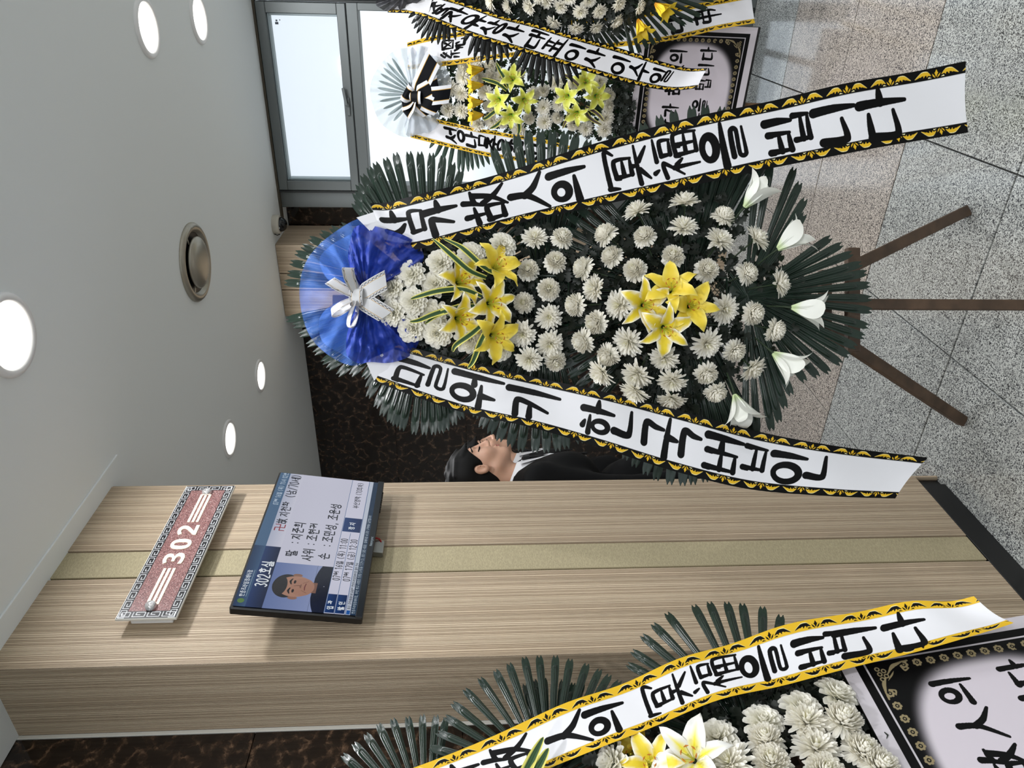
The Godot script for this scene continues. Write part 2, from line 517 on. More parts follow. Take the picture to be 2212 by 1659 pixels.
func make_materials():
	M.ceiling = mat(Color(0.92, 0.935, 0.935), 0.9)
	M.wall = mat(Color(0.90, 0.90, 0.885), 0.9)
	M.white_trim = mat(Color(0.85, 0.84, 0.81), 0.5)
	var rd := reeded(3, Color(0.84, 0.762, 0.655), Color(0.55, 0.462, 0.37))
	for k in ["wood", "wood_side"]:
		var m := mat(Color.WHITE, 0.55)
		m.albedo_texture = rd[0]
		m.heightmap_enabled = true
		m.heightmap_texture = rd[1]
		m.heightmap_scale = 0.12
		m.uv1_scale = Vector3(1.0 / 0.125, 1.0 / 0.6, 1.0)
		M[k] = m
	var wv := mat(Color(0.74, 0.69, 0.555), 0.75)
	wv.albedo_texture = noise_tex(FastNoiseLite.TYPE_VALUE, 0.22, [[0.0, grey(0.80)], [1.0, grey(1.0)]], 512, 2, 4)
	wv.uv1_scale = Vector3(2.0, 7.0, 1)
	M.weave = wv
	M.toe = mat(Color(0.035, 0.036, 0.04), 0.45)
	# dark brown marble: veins where two warped fields cross
	var mn := FastNoiseLite.new()
	mn.noise_type = FastNoiseLite.TYPE_SIMPLEX
	mn.seed = 11
	mn.frequency = 0.0095
	mn.fractal_type = FastNoiseLite.FRACTAL_RIDGED
	mn.fractal_octaves = 6
	mn.fractal_lacunarity = 2.2
	mn.fractal_gain = 0.55
	mn.domain_warp_enabled = true
	mn.domain_warp_amplitude = 30.0
	mn.domain_warp_frequency = 0.018
	var mt := ramped(mn, [[0.0, Color(0.08, 0.06, 0.05)], [0.4, Color(0.125, 0.094, 0.077)], [0.64, Color(0.20, 0.155, 0.125)], [0.8, Color(0.37, 0.295, 0.24)], [1.0, Color(0.60, 0.50, 0.42)]], 1024)
	M.marble = mat(Color(0.9, 0.9, 0.9), 0.06)
	M.marble.albedo_texture = mt
	triplanar(M.marble, 0.8)
	M.marble_pale = mat(Color(1.0, 0.97, 0.93), 0.08)
	M.marble_pale.albedo_texture = mt
	triplanar(M.marble_pale, 1.1)
	# speckled granite
	var gt := noise_tex(FastNoiseLite.TYPE_CELLULAR, 0.26, [[0.0, Color(0.19, 0.19, 0.20)], [0.16, Color(0.30, 0.30, 0.31)], [0.34, Color(0.58, 0.58, 0.57)], [0.62, Color(0.74, 0.74, 0.72)], [1.0, Color(0.86, 0.86, 0.84)]], 1024, 1, 5, FastNoiseLite.RETURN_CELL_VALUE)
	for k in [["granite", Color(0.92, 0.93, 0.93)], ["granite_pink", Color(0.94, 0.895, 0.865)]]:
		var m := mat(k[1], 0.13, 0.0, 0.66)
		m.albedo_texture = gt
		triplanar(m, 1.45)
		M[k[0]] = m
	M.grout = mat(Color(0.10, 0.10, 0.10), 0.9)
	M.alu = mat(Color(0.42, 0.44, 0.44), 0.45, 0.35)
	M.alu_dark = mat(Color(0.2, 0.21, 0.21), 0.5, 0.3)
	M.pane = mat(Color(0.9, 0.94, 0.97, 0.06), 0.05)
	M.pane.transparency = BaseMaterial3D.TRANSPARENCY_ALPHA
	M.pane_film = mat(Color(0.70, 0.75, 0.84, 0.24), 0.05)
	M.pane_film.transparency = BaseMaterial3D.TRANSPARENCY_ALPHA
	M.lamp_glow = mat(Color(1, 1, 1), 0.5)
	M.lamp_glow.emission_enabled = true
	M.lamp_glow.emission = Color(1.0, 0.985, 0.95)
	M.lamp_glow.emission_energy_multiplier = 3.0
	M.lamp_ring = mat(Color(0.95, 0.95, 0.95), 0.35)
	M.champagne = mat(Color(0.66, 0.64, 0.59), 0.32, 0.55)
	M.black = mat(Color(0.02, 0.02, 0.022), 0.4)
	M.leaf = mat(Color(0.115, 0.175, 0.14), 0.26)
	M.leaf_black = mat(Color(0.06, 0.075, 0.075), 0.32)
	M.leaf_pale = mat(Color(0.20, 0.28, 0.24), 0.4)
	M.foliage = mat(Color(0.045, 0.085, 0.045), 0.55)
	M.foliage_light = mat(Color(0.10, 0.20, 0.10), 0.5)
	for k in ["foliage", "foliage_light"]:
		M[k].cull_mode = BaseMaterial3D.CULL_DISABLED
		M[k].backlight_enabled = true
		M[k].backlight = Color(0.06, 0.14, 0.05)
	M.stem = mat(Color(0.10, 0.17, 0.07), 0.6)
	for k in [["petal", 0.6, 0.85], ["lily", 0.5, 0.4]]:
		var m := mat(Color.WHITE, k[1])
		m.vertex_color_use_as_albedo = true
		m.cull_mode = BaseMaterial3D.CULL_DISABLED
		m.backlight_enabled = true
		m.backlight = Color(k[2], k[2] * 0.99, k[2] * 0.96)
		M[k[0]] = m
	M.strap = mat(Color.WHITE, 0.6, 0.0, 0.3)
	M.strap.vertex_color_use_as_albedo = true
	M.strap.cull_mode = BaseMaterial3D.CULL_DISABLED
	M.anther = mat(Color(0.72, 0.42, 0.03), 0.7)
	M.filament = mat(Color(0.75, 0.75, 0.25), 0.5)
	var wt := noise_tex(FastNoiseLite.TYPE_SIMPLEX, 0.012, [[0.0, grey(0.6)], [1.0, grey(1.0)]], 512, 5, 8)
	M.easel = mat(Color(0.40, 0.31, 0.235), 0.6)
	M.easel.albedo_texture = wt
	triplanar(M.easel, 2.0)
	M.easel_pale = mat(Color(0.58, 0.44, 0.31), 0.6)
	M.easel_pale.albedo_texture = wt
	triplanar(M.easel_pale, 2.0)
	M.wire = mat(Color(0.05, 0.14, 0.09), 0.4)
	M.tulle_back = cloth(Color(0.27, 0.47, 0.82, 0.44), 0.7)
	M.tulle_front = cloth(Color(0.08, 0.21, 0.62, 0.80), 0.65)
	M.white_tulle = cloth(Color(0.80, 0.85, 0.87, 0.42), 0.7)
	M.white_tulle_front = cloth(Color(0.82, 0.85, 0.88, 0.66), 0.7)
	M.dark_tulle = cloth(Color(0.10, 0.10, 0.12, 0.85), 0.6)
	M.skin = mat(Color(0.78, 0.61, 0.515), 0.5)
	M.skin.subsurf_scatter_enabled = true
	M.skin.subsurf_scatter_strength = 0.12
	M.lip = mat(Color(0.74, 0.43, 0.40), 0.4)
	M.hair = mat(Color(0.018, 0.016, 0.017), 0.6, 0.0, 0.3)
	M.suit = mat(Color(0.013, 0.014, 0.018), 0.85, 0.0, 0.3)
	M.suit.rim_enabled = true
	M.suit.rim = 0.1
	M.shirt = mat(Color(0.86, 0.86, 0.87), 0.7)
	M.tie = mat(Color(0.02, 0.02, 0.025), 0.5)
	M.clear = mat(Color(0.9, 0.95, 1.0, 0.15), 0.05)
	M.clear.transparency = BaseMaterial3D.TRANSPARENCY_ALPHA
	M.crystal = mat(Color(0.95, 0.95, 0.95, 0.1), 0.03)
	M.crystal.refraction_enabled = true
	M.crystal.refraction_scale = 0.05
	M.crystal = mat(Color(0.93, 0.92, 0.92), 0.1, 0.7)
	M.dome = mat(Color(0.02, 0.025, 0.03), 0.04)
	M.cctv = mat(Color(0.75, 0.73, 0.68), 0.45)
	M.cable_red = mat(Color(0.6, 0.05, 0.05), 0.4)
	M.steel = mat(Color(0.6, 0.6, 0.58), 0.35, 0.8)

func cloth(c: Color, rough: float) -> StandardMaterial3D:
	var m := mat(c, rough)
	m.transparency = BaseMaterial3D.TRANSPARENCY_ALPHA
	m.cull_mode = BaseMaterial3D.CULL_DISABLED
	m.backlight_enabled = true
	m.backlight = grey(0.5) * Color(c.r, c.g, c.b) * 1.6
	return m

func printed(t: Texture2D, rough := 0.42, back := 0.35) -> StandardMaterial3D:
	var m := mat(Color.WHITE, rough, 0.0, 0.28)
	m.albedo_texture = t
	m.cull_mode = BaseMaterial3D.CULL_DISABLED
	m.texture_repeat = false
	if back > 0:
		m.backlight_enabled = true
		m.backlight = grey(back)
	return m

# ------------------------------------------------------------------ the room
const CEIL := 2.745

func slab(called: String, lo: Vector3, hi: Vector3, m: Material, parent: Node = self, ch := 0.001) -> MeshInstance3D:
	var st := mb(false)
	box(st, (lo + hi) / 2.0, (hi - lo).abs(), Basis(), ch)
	return struct(called, st, m, parent)

func build_room():
	# floor: a bed with stone tiles laid on it, two rows of pink granite among the grey
	var fl := slab("floor", Vector3(-4.75, -0.2, -4.76), Vector3(2.55, -0.012, 2.75), M.grout)
	var st := mb(false)
	box(st, Vector3.ZERO, Vector3(0.5950, 0.02, 0.5985), Basis(), 0.0012)
	st.generate_normals()
	var tile := st.commit()
	for i in range(-7, 6):
		for j in range(-8, 5):
			var x := -0.4875 + 0.6 * i - 0.3
			var zf := 2.061 + 0.605 * j + 0.3025
			if x < -4.7 or x > 2.5: continue
			var tl := put("tile", tile, M.granite_pink if (j == 1 or j == 2) else M.granite, fl, Transform3D(Basis(), Vector3(x, -0.01, -zf)))
	# ceiling and plain walls
	slab("ceiling", Vector3(-4.75, CEIL, -4.76), Vector3(2.55, CEIL + 0.15, 2.75), M.ceiling)
	slab("wall_right", Vector3(2.4, 0.0, -4.45), Vector3(2.55, CEIL, 2.6), M.wall)
	var wf := slab("wall_front", Vector3(-4.75, 0.0, 2.6), Vector3(-1.5, CEIL, 2.75), M.wall)
	slab("sill_wall", Vector3(-1.5, 0.0, 2.6), Vector3(2.55, 0.5, 2.75), M.wall, wf)
	slab("lintel", Vector3(-1.5, 2.5, 2.6), Vector3(2.55, CEIL, 2.75), M.wall, wf)
	for k in 5: slab("mullion", Vector3(-1.53 + 0.98 * k, 0.5, 2.62), Vector3(-1.47 + 0.98 * k, 2.5, 2.72), M.alu, wf)
	for k in 4:
		var q := mb(false)
		quad(q, Vector3(-1.47 + 0.98 * k, 2.5, 2.67), Vector3(-0.55 + 0.98 * k, 2.5, 2.67), Vector3(-0.55 + 0.98 * k, 0.5, 2.67), Vector3(-1.47 + 0.98 * k, 0.5, 2.67))
		put("pane", q, M.pane, wf)
	slab("wall_far", Vector3(-4.75, 0.0, -4.61), Vector3(-4.6, CEIL, 2.6), M.wall)
	slab("wall_inner", Vector3(-4.6, 0.0, -1.3), Vector3(-1.87, CEIL, -1.15), M.wall)
	# marble wall of the room beyond the opening, slab by slab
	var wb := slab("wall_back", Vector3(-4.6, 0.0, -4.76), Vector3(-1.31, CEIL, -4.625), M.grout)
	var xs := [-4.6, -4.2, -3.6, -2.998, -2.605, -1.93, -1.31]
	var ys := [0.0, 0.55, 1.1, 1.62, 2.15, 2.745]
	for i in xs.size() - 1:
		for j in ys.size() - 1:
			slab("marble_slab", Vector3(xs[i] + 0.0008, ys[j] + 0.0008, -4.63), Vector3(xs[i + 1] - 0.0008, ys[j + 1] - 0.0008, -4.61), M.marble_pale if (i == 3 and j < 3) else M.marble, wb)
	# marble wall on this side of the wood pillar
	var wl := slab("wall_left", Vector3(-1.87, 0.0, -1.3), Vector3(-1.735, CEIL, 2.6), M.grout)
	var zs := [-2.6, -1.95, -1.3, -0.65, 0.0, 0.62, 1.205]
	for i in zs.size() - 1:
		for j in ys.size() - 1:
			slab("marble_slab", Vector3(-1.737, ys[j] + 0.0008, -zs[i + 1] + 0.0008), Vector3(-1.717, ys[j + 1] - 0.0008, -zs[i] - 0.0008), M.marble_pale, wl)
	# the wood pillar
	var pl := slab("wall_pillar", Vector3(-1.87, 0.0, -1.912), Vector3(-1.486, CEIL, -1.23), M.black)
	panel("wood_panel", pl, Vector3(-1.478, 0.082, -1.768), Vector3(0.298, CEIL - 0.083, 0.014), Vector3.RIGHT, M.wood)
	panel("wood_panel", pl, Vector3(-1.478, 0.082, -1.3625), Vector3(0.291, CEIL - 0.083, 0.014), Vector3.RIGHT, M.wood)
	panel("woven_strip", pl, Vector3(-1.4795, 0.082, -1.5665), Vector3(0.100, CEIL - 0.083, 0.012), Vector3.RIGHT, M.weave)
	panel("wood_panel", pl, Vector3(-1.594, 0.0, -1.2225), Vector3(0.244, CEIL - 0.001, 0.014), Vector3.BACK, M.wood_side)
	panel("wood_panel", pl, Vector3(-1.67, 0.0, -1.9185), Vector3(0.39, CEIL - 0.001, 0.012), Vector3.FORWARD, M.wood_side)
	slab("kick_board", Vector3(-1.486, 0.0, -1.873), Vector3(-1.472, 0.08, -1.217), M.toe, pl)
	slab("trim_1", Vector3(-1.726, 0.0, -1.217), Vector3(-1.716, CEIL, -1.206), M.white_trim)
	slab("trim_2", Vector3(-1.716, CEIL - 0.006, -2.0), Vector3(-1.405, CEIL, 2.6), M.ceiling)
	# far jamb of the opening
	var fj := slab("wall_jamb", Vector3(-1.918, 0.0, -4.61), Vector3(-1.478, CEIL, -4.244), M.black)
	for k in [[-1.465, -1.645], [-1.65, -1.752], [-1.757, -1.93]]:
		panel("wood_panel", fj, Vector3((k[0] + k[1]) / 2, 0.0, -4.237), Vector3(k[0] - k[1], CEIL - 0.001, 0.014), Vector3.BACK, M.wood_side if k[0] != -1.65 else M.wood)
	panel("wood_panel", fj, Vector3(-1.471, 0.0, -4.417), Vector3(0.36, CEIL - 0.001, 0.014), Vector3.RIGHT, M.wood)
	build_windows()

# an upright board: foot centre, (width, height, thickness), the way it looks; the reeds run up it
func panel(called: String, parent: Node, foot: Vector3, s: Vector3, look: Vector3, m: Material):
	var st := mb(false)
	box(st, Vector3.ZERO, s, Basis(), 0.0015)
	put(called, st, m, parent, Transform3D(facing(look), foot + Vector3(0, s.y / 2, 0)))

func frame_box(called: String, lo: Vector3, hi: Vector3, m: Material, parent: Node):
	slab(called, lo, hi, m, parent, 0.003)

func build_windows():
	# side jamb and head along the whole window wall
	var hd := slab("trim_3", Vector3(-1.31, 0.0, -4.60), Vector3(-1.214, CEIL, -4.47), M.alu, self, 0.004)
	slab("trim_4", Vector3(-1.40, CEIL - 0.012, -4.475), Vector3(2.4, CEIL, -4.44), mat(Color(0.30, 0.27, 0.22), 0.6))
	slab("trim_5", Vector3(2.27, 0.0, -4.60), Vector3(2.55, CEIL, -4.45), M.alu)
	for k in 3:
		var x0 := -1.214 + 1.161 * k if k > 1 else -1.214 + 1.04 * k
		var x1 := x0 + 1.04 if k < 2 else 2.27
		if k == 2: x0 = -1.214 + 2.08
		var w := Node3D.new()
		w.name = "window_%d" % (k + 1)
		add_child(w)
		w.set_meta("kind", "structure")
		var zi := -4.45
		var zo := -4.56
		frame_box("outer_frame", Vector3(x0, 0.0, zo), Vector3(x0 + 0.012, CEIL, zi), M.alu_dark, w)
		frame_box("outer_frame", Vector3(x1 - 0.012, 0.0, zo), Vector3(x1, CEIL, zi), M.alu_dark, w)
		# transom, sill and side posts of the fixed light
		frame_box("transom", Vector3(x0 + 0.012, 2.19, zo), Vector3(x1 - 0.012, 2.25, zi), M.alu, w)
		frame_box("sill", Vector3(x0 + 0.012, 0.0, zo), Vector3(x1 - 0.012, 0.10, zi), M.alu, w)
		frame_box("side_post", Vector3(x0 + 0.012, 0.10, zo), Vector3(x0 + 0.05, 2.19, zi), M.alu, w)
		frame_box("side_post", Vector3(x1 - 0.05, 0.10, zo), Vector3(x1 - 0.012, 2.19, zi), M.alu, w)
		# top-hung sash: four rails mitred round its pane
		var a := x0 + 0.016
		var b := x1 - 0.016
		frame_box("sash_rail", Vector3(a, 2.68, zo + 0.02), Vector3(b, CEIL - 0.013, zi + 0.004), M.alu, w)
		frame_box("sash_rail", Vector3(a, 2.255, zo + 0.02), Vector3(b, 2.302, zi + 0.004), M.alu, w)
		frame_box("sash_rail", Vector3(a, 2.302, zo + 0.02), Vector3(a + 0.055, 2.68, zi + 0.004), M.alu, w)
		frame_box("sash_rail", Vector3(b - 0.055, 2.302, zo + 0.02), Vector3(b, 2.68, zi + 0.004), M.alu, w)
		var bead := mat(Color(0.62, 0.68, 0.70), 0.4)
		frame_box("glazing_bead", Vector3(a + 0.055, 2.668, -4.52), Vector3(b - 0.055, 2.68, -4.47), bead, w)
		frame_box("glazing_bead", Vector3(a + 0.055, 2.302, -4.52), Vector3(a + 0.067, 2.668, -4.47), bead, w)
		frame_box("glazing_bead", Vector3(b - 0.067, 2.302, -4.52), Vector3(b - 0.055, 2.668, -4.47), bead, w)
		var pn := mb(false)
		quad(pn, Vector3(a + 0.05, 2.682, -4.51), Vector3(b - 0.05, 2.682, -4.51), Vector3(b - 0.05, 2.30, -4.51), Vector3(a + 0.05, 2.30, -4.51))
		put("pane", pn, M.pane_film, w)
		var pl := mb(false)
		quad(pl, Vector3(x0 + 0.045, 2.195, -4.51), Vector3(x1 - 0.045, 2.195, -4.51), Vector3(x1 - 0.045, 0.095, -4.51), Vector3(x0 + 0.045, 0.095, -4.51))
		put("pane", pl, M.pane, w)
		# cam handle on the lower rail
		var hx := x0 + 0.50
		var h := mb(false)
		box(h, Vector3(hx, 2.279, -4.440), Vector3(0.10, 0.020, 0.012), Basis(), 0.004)
		box(h, Vector3(hx + 0.01, 2.281, -4.428), Vector3(0.018, 0.018, 0.020), Basis(), 0.004)
		box(h, Vector3(hx + 0.055, 2.291, -4.417), Vector3(0.095, 0.016, 0.010), Basis(Vector3.BACK, 0.12), 0.004)
		put("handle", h, M.alu, w)
	tag_paper()

func tag_paper():
	# two small marks on the film of the nearest sash
	var st := mb(false)
	var p := Vector3(-0.285, 2.64, -4.506)
	for k in [[0.0, 0.0, 0.009, 0.010], [-0.013, 0.0, 0.012, 0.018], [0.003, -0.018, 0.005, 0.006]]:
		box(st, p + Vector3(k[0], k[1], 0), Vector3(k[2], k[3], 0.001))
	var o := put("pane_mark", st, mat(Color(0.35, 0.37, 0.42), 0.6), get_node("window_1"))

# ------------------------------------------------------------------ lamps, vent, camera on the ceiling
func downlight(x: float, zf: float, d: float, label: String, energy: float):
	var t := thing("ceiling_downlight", label, "ceiling light", Transform3D(Basis(), Vector3(x, CEIL, -zf)), "round ceiling downlights")
	var st := mb()
	var r := d / 2
	lathe(st, [Vector2(r, 0.0), Vector2(r, -0.004), Vector2(r * 0.96, -0.009), Vector2(r * 0.84, -0.010), Vector2(r * 0.80, -0.006), Vector2(r * 0.80, -0.001)], 40)
	put("trim_ring", st, M.lamp_ring, t)
	var g := mb()
	lathe(g, [Vector2(r * 0.80, -0.0025), Vector2(r * 0.4, -0.0035), Vector2(0.0001, -0.004)], 40)
	put("glowing_diffuser", g, M.lamp_glow, t)
	var l := AreaLight3D.new()
	l.name = "lamp_light"
	l.area_size = Vector2(d * 0.62, d * 0.62)
	l.light_energy = energy
	l.light_color = Color(0.985, 0.99, 1.0)
	l.shadow_enabled = true
	l.area_range = 12.0
	l.area_attenuation = 2.0
	l.rotation.x = -PI / 2
	l.position.y = -0.014
	t.add_child(l)

func build_lamps():
	var en := LAMP_ENERGY
	downlight(-0.22, 2.959, 0.205, "round white downlight, the larger of the pair by the window sash", en)
	downlight(-0.223, 3.538, 0.205, "round white downlight closest to the window wall", en)
	downlight(-0.828, 1.698, 0.215, "round white downlight near the wood pillar, biggest and only half in the picture", en)
	downlight(-1.981, 3.555, 0.185, "round white downlight inside the marble room, nearer the dark back wall", en)
	downlight(-1.987, 2.95, 0.185, "round white downlight inside the marble room, nearer the notice screen", en)
	for k in BACK_LAMPS:
		downlight(k[0], k[1], 0.205, "round white downlight out of view, " + k[2], en * 1.4)
	# air outlet: ring, dark throat, hanging disc
	var t := thing("air_outlet", "round champagne metal air outlet with a hanging disc in the ceiling", "vent", Transform3D(Basis(), Vector3(-1.107, CEIL, -2.966)))
	var st := mb()
	lathe(st, [Vector2(0.165, 0.0), Vector2(0.165, -0.006), Vector2(0.158, -0.014), Vector2(0.146, -0.018), Vector2(0.134, -0.014), Vector2(0.128, -0.002), Vector2(0.124, 0.0)], 48)
	put("ring", st, M.champagne, t)
	var d := mb()
	lathe(d, [Vector2(0.126, -0.0012), Vector2(0.0001, -0.0012)], 40)
	put("throat", d, M.black, t)
	var c := mb()
	lathe(c, [Vector2(0.03, -0.003), Vector2(0.100, -0.010), Vector2(0.107, -0.014), Vector2(0.108, -0.018), Vector2(0.104, -0.024), Vector2(0.075, -0.036), Vector2(0.04, -0.042), Vector2(0.0001, -0.044)], 48)
	put("disc", c, M.champagne, t)
	for k in 3:
		var s := mb(false)
		var a := TAU * k / 3 + 0.4
		box(s, Vector3(cos(a) * 0.115, -0.008, sin(a) * 0.115), Vector3(0.03, 0.004, 0.008), Basis(Vector3.UP, -a))
		put("bracket", s, M.champagne, t)
	# dome camera
	var v := thing("dome_camera", "small cream dome security camera on the ceiling corner by the far jamb", "security camera", Transform3D(Basis(), Vector3(-1.352, CEIL, -4.262)))
	var bs := mb()
	lathe(bs, [Vector2(0.055, 0.0), Vector2(0.055, -0.030), Vector2(0.053, -0.038), Vector2(0.047, -0.040), Vector2(0.0001, -0.040)], 36)
	put("base", bs, M.cctv, v)
	var dm := mb()
	var pr := []
	for k in 10:
		var a := PI / 2 * k / 9
		pr.append(Vector2(maxf(0.043 * cos(a), 0.0001), -0.040 - 0.040 * sin(a)))
	lathe(dm, pr, 32)
	put("dome", dm, M.dome, v)
	var cb := mb()
	tube(cb, [Vector3(-0.05, -0.001, 0.02), Vector3(-0.056, -0.02, 0.03), Vector3(-0.05, -0.038, 0.03)], 0.003)
	put("cable", cb, M.black, v)

const BACK_LAMPS := [[-0.25, 0.35, "above the viewer"], [-0.25, -1.0, "behind the viewer on the pillar side"], [0.9, 1.6, "beside the viewer toward the right wall"], [0.9, 0.0, "over the right half of the corridor"], [0.9, -1.4, "by the rear glazing"], [0.9, 3.0, "right of the dark wreath"]]

# ------------------------------------------------------------------ sign and screen on the pillar
func build_pillar_fittings():
	build_sign()
	build_screen()

func key_border(im: Image, r: Rect2i, band: int, c: Color):
	# a running Greek key in thin lines along each side
	var t := maxi(band / 11, 2)
	var step := band * 1.35
	for side in 4:
		var length := r.size.x if side % 2 == 0 else r.size.y
		var n := int(length / step)
		var s := float(length) / n
		for k in n:
			var a := k * s
			# bars in the unit: x from, y from, width, height (share of step / band)
			for q in [[0.0, 0.16, 0.80, 0.0], [0.80, 0.16, 0.0, 0.66], [0.22, 0.80, 0.60, 0.0], [0.22, 0.44, 0.0, 0.36], [0.22, 0.44, 0.32, 0.0], [0.0, 0.16, 0.0, 0.66], [0.0, 0.80, 0.06, 0.0]]:
				var x: float = a + q[0] * s
				var y: float = q[1] * band
				var w := int(maxf(q[2] * s, t))
				var h := int(maxf(q[3] * band, t))
				match side:
					0: im.fill_rect(Rect2i(r.position.x + int(x), r.position.y + int(y), w, h), c)
					1: im.fill_rect(Rect2i(r.end.x - int(y) - h, r.position.y + int(x), h, w), c)
					2: im.fill_rect(Rect2i(r.position.x + int(x), r.end.y - int(y) - h, w, h), c)
					3: im.fill_rect(Rect2i(r.position.x + int(y), r.position.y + int(x), h, w), c)

func build_sign():
	var n := Vector3(1, 0, 0)
	var p := plane(Vector3(-1.43, 2.4, -1.6), n)
	var tl := on(p, 249, 1335)
	var tr := on(p, 404, 1047)
	var br := on(p, 507, 1051)
	var bl := on(p, 379, 1338)
	var w := (tl.distance_to(tr) + bl.distance_to(br)) / 2
	var h := (tl.distance_to(bl) + tr.distance_to(br)) / 2
	var c := (tl + tr + bl + br) / 4
	var t := thing("room_sign", "glittering pink room number sign 302 with a key-pattern border on the pillar", "sign", Transform3D(facing(n), c))
	# printed face
	var W := 1536
	var H := int(W * h / w)
	var im := Image.create(W, H, false, Image.FORMAT_RGB8)
	im.fill(Color(0.055, 0.055, 0.075))
	var band := int(H * 0.155)
	var r := RandomNumberGenerator.new()
	r.seed = 21
	var inner := Rect2i(band, band, W - 2 * band, H - 2 * band)
	im.fill_rect(inner, Color(0.60, 0.42, 0.41))
	for i in 52000:
		var q := Vector2i(r.randi_range(inner.position.x, inner.end.x - 3), r.randi_range(inner.position.y, inner.end.y - 3))
		var k := r.randf()
		var cc := Color(0.26, 0.14, 0.14).lerp(Color(0.80, 0.60, 0.58), k * k)
		if r.randf() < 0.05: cc = Color(0.98, 0.90, 0.88)
		im.fill_rect(Rect2i(q.x, q.y, r.randi_range(2, 4), r.randi_range(2, 4)), cc)
	key_border(im, Rect2i(0, 0, W, H), band, Color(0.82, 0.82, 0.83))
	im.fill_rect(Rect2i(0, 0, W, 3), Color(0.9, 0.9, 0.9))
	var face := printed(ImageTexture.create_from_image(im), 0.25, 0.0)
	face.clearcoat_enabled = true
	face.clearcoat = 0.5
	var st := mb(false)
	box(st, Vector3(0, 0, -0.004), Vector3(w, h, 0.008), Basis(), 0.0015)
	put("plate", st, M.white_trim, t)
	var f := mb(false)
	quad(f, Vector3(-w / 2 + 0.002, h / 2 - 0.002, 0.0006), Vector3(w / 2 - 0.002, h / 2 - 0.002, 0.0006), Vector3(w / 2 - 0.002, -h / 2 + 0.002, 0.0006), Vector3(-w / 2 + 0.002, -h / 2 + 0.002, 0.0006))
	put("face_print", f, face, t)
	# lit lettering: 302 and three bars at either side
	var lit := mat(Color(0.98, 0.95, 0.86), 0.4)
	lit.emission_enabled = true
	lit.emission = Color(1.0, 0.96, 0.86)
	lit.emission_energy_multiplier = 0.28
	var font := SystemFont.new()
	font.font_names = PackedStringArray(["Droid Sans"])
	font.font_weight = 700
	for k in 3:
		var tm := TextMesh.new()
		tm.text = "302"[k]
		tm.font = font
		tm.font_size = 64
		tm.pixel_size = 0.00118
		tm.depth = 0.002
		put("digit", tm, lit, t, Transform3D(Basis.from_scale(Vector3(1.12, 1.0, 1.0)), Vector3((k - 1) * 0.057, 0.0, 0.002)))
	for s in [-1.0, 1.0]:
		for k in 3:
			var b := mb(false)
			box(b, Vector3(s * 0.158, (k - 1) * 0.0125, 0.0015), Vector3(0.128, 0.0072, 0.002), Basis(), 0.0005)
			put("bar", b, lit, t)
		var kn := mb()
		lathe(kn, [Vector2(0.014, 0.0), Vector2(0.0145, 0.006), Vector2(0.012, 0.011), Vector2(0.008, 0.014), Vector2(0.0001, 0.015)], 24, Basis(Vector3.RIGHT, PI / 2), Vector3(s * (w / 2 - 0.038), 0, 0.001))
		put("crystal_knob", kn, M.crystal, t)
		var kb := mb()
		lathe(kb, [Vector2(0.009, 0.0), Vector2(0.009, 0.004), Vector2(0.0001, 0.005)], 18, Basis(Vector3.RIGHT, PI / 2), Vector3(s * (w / 2 - 0.038), 0, 0.0012))
		put("screw", kb, M.steel, t)
	var bx := mb(false)
	box(bx, Vector3(-0.004, 0, -0.0245), Vector3(w - 0.05, h - 0.045, 0.033), Basis(), 0.002)
	put("light_box", bx, M.lamp_ring, t)

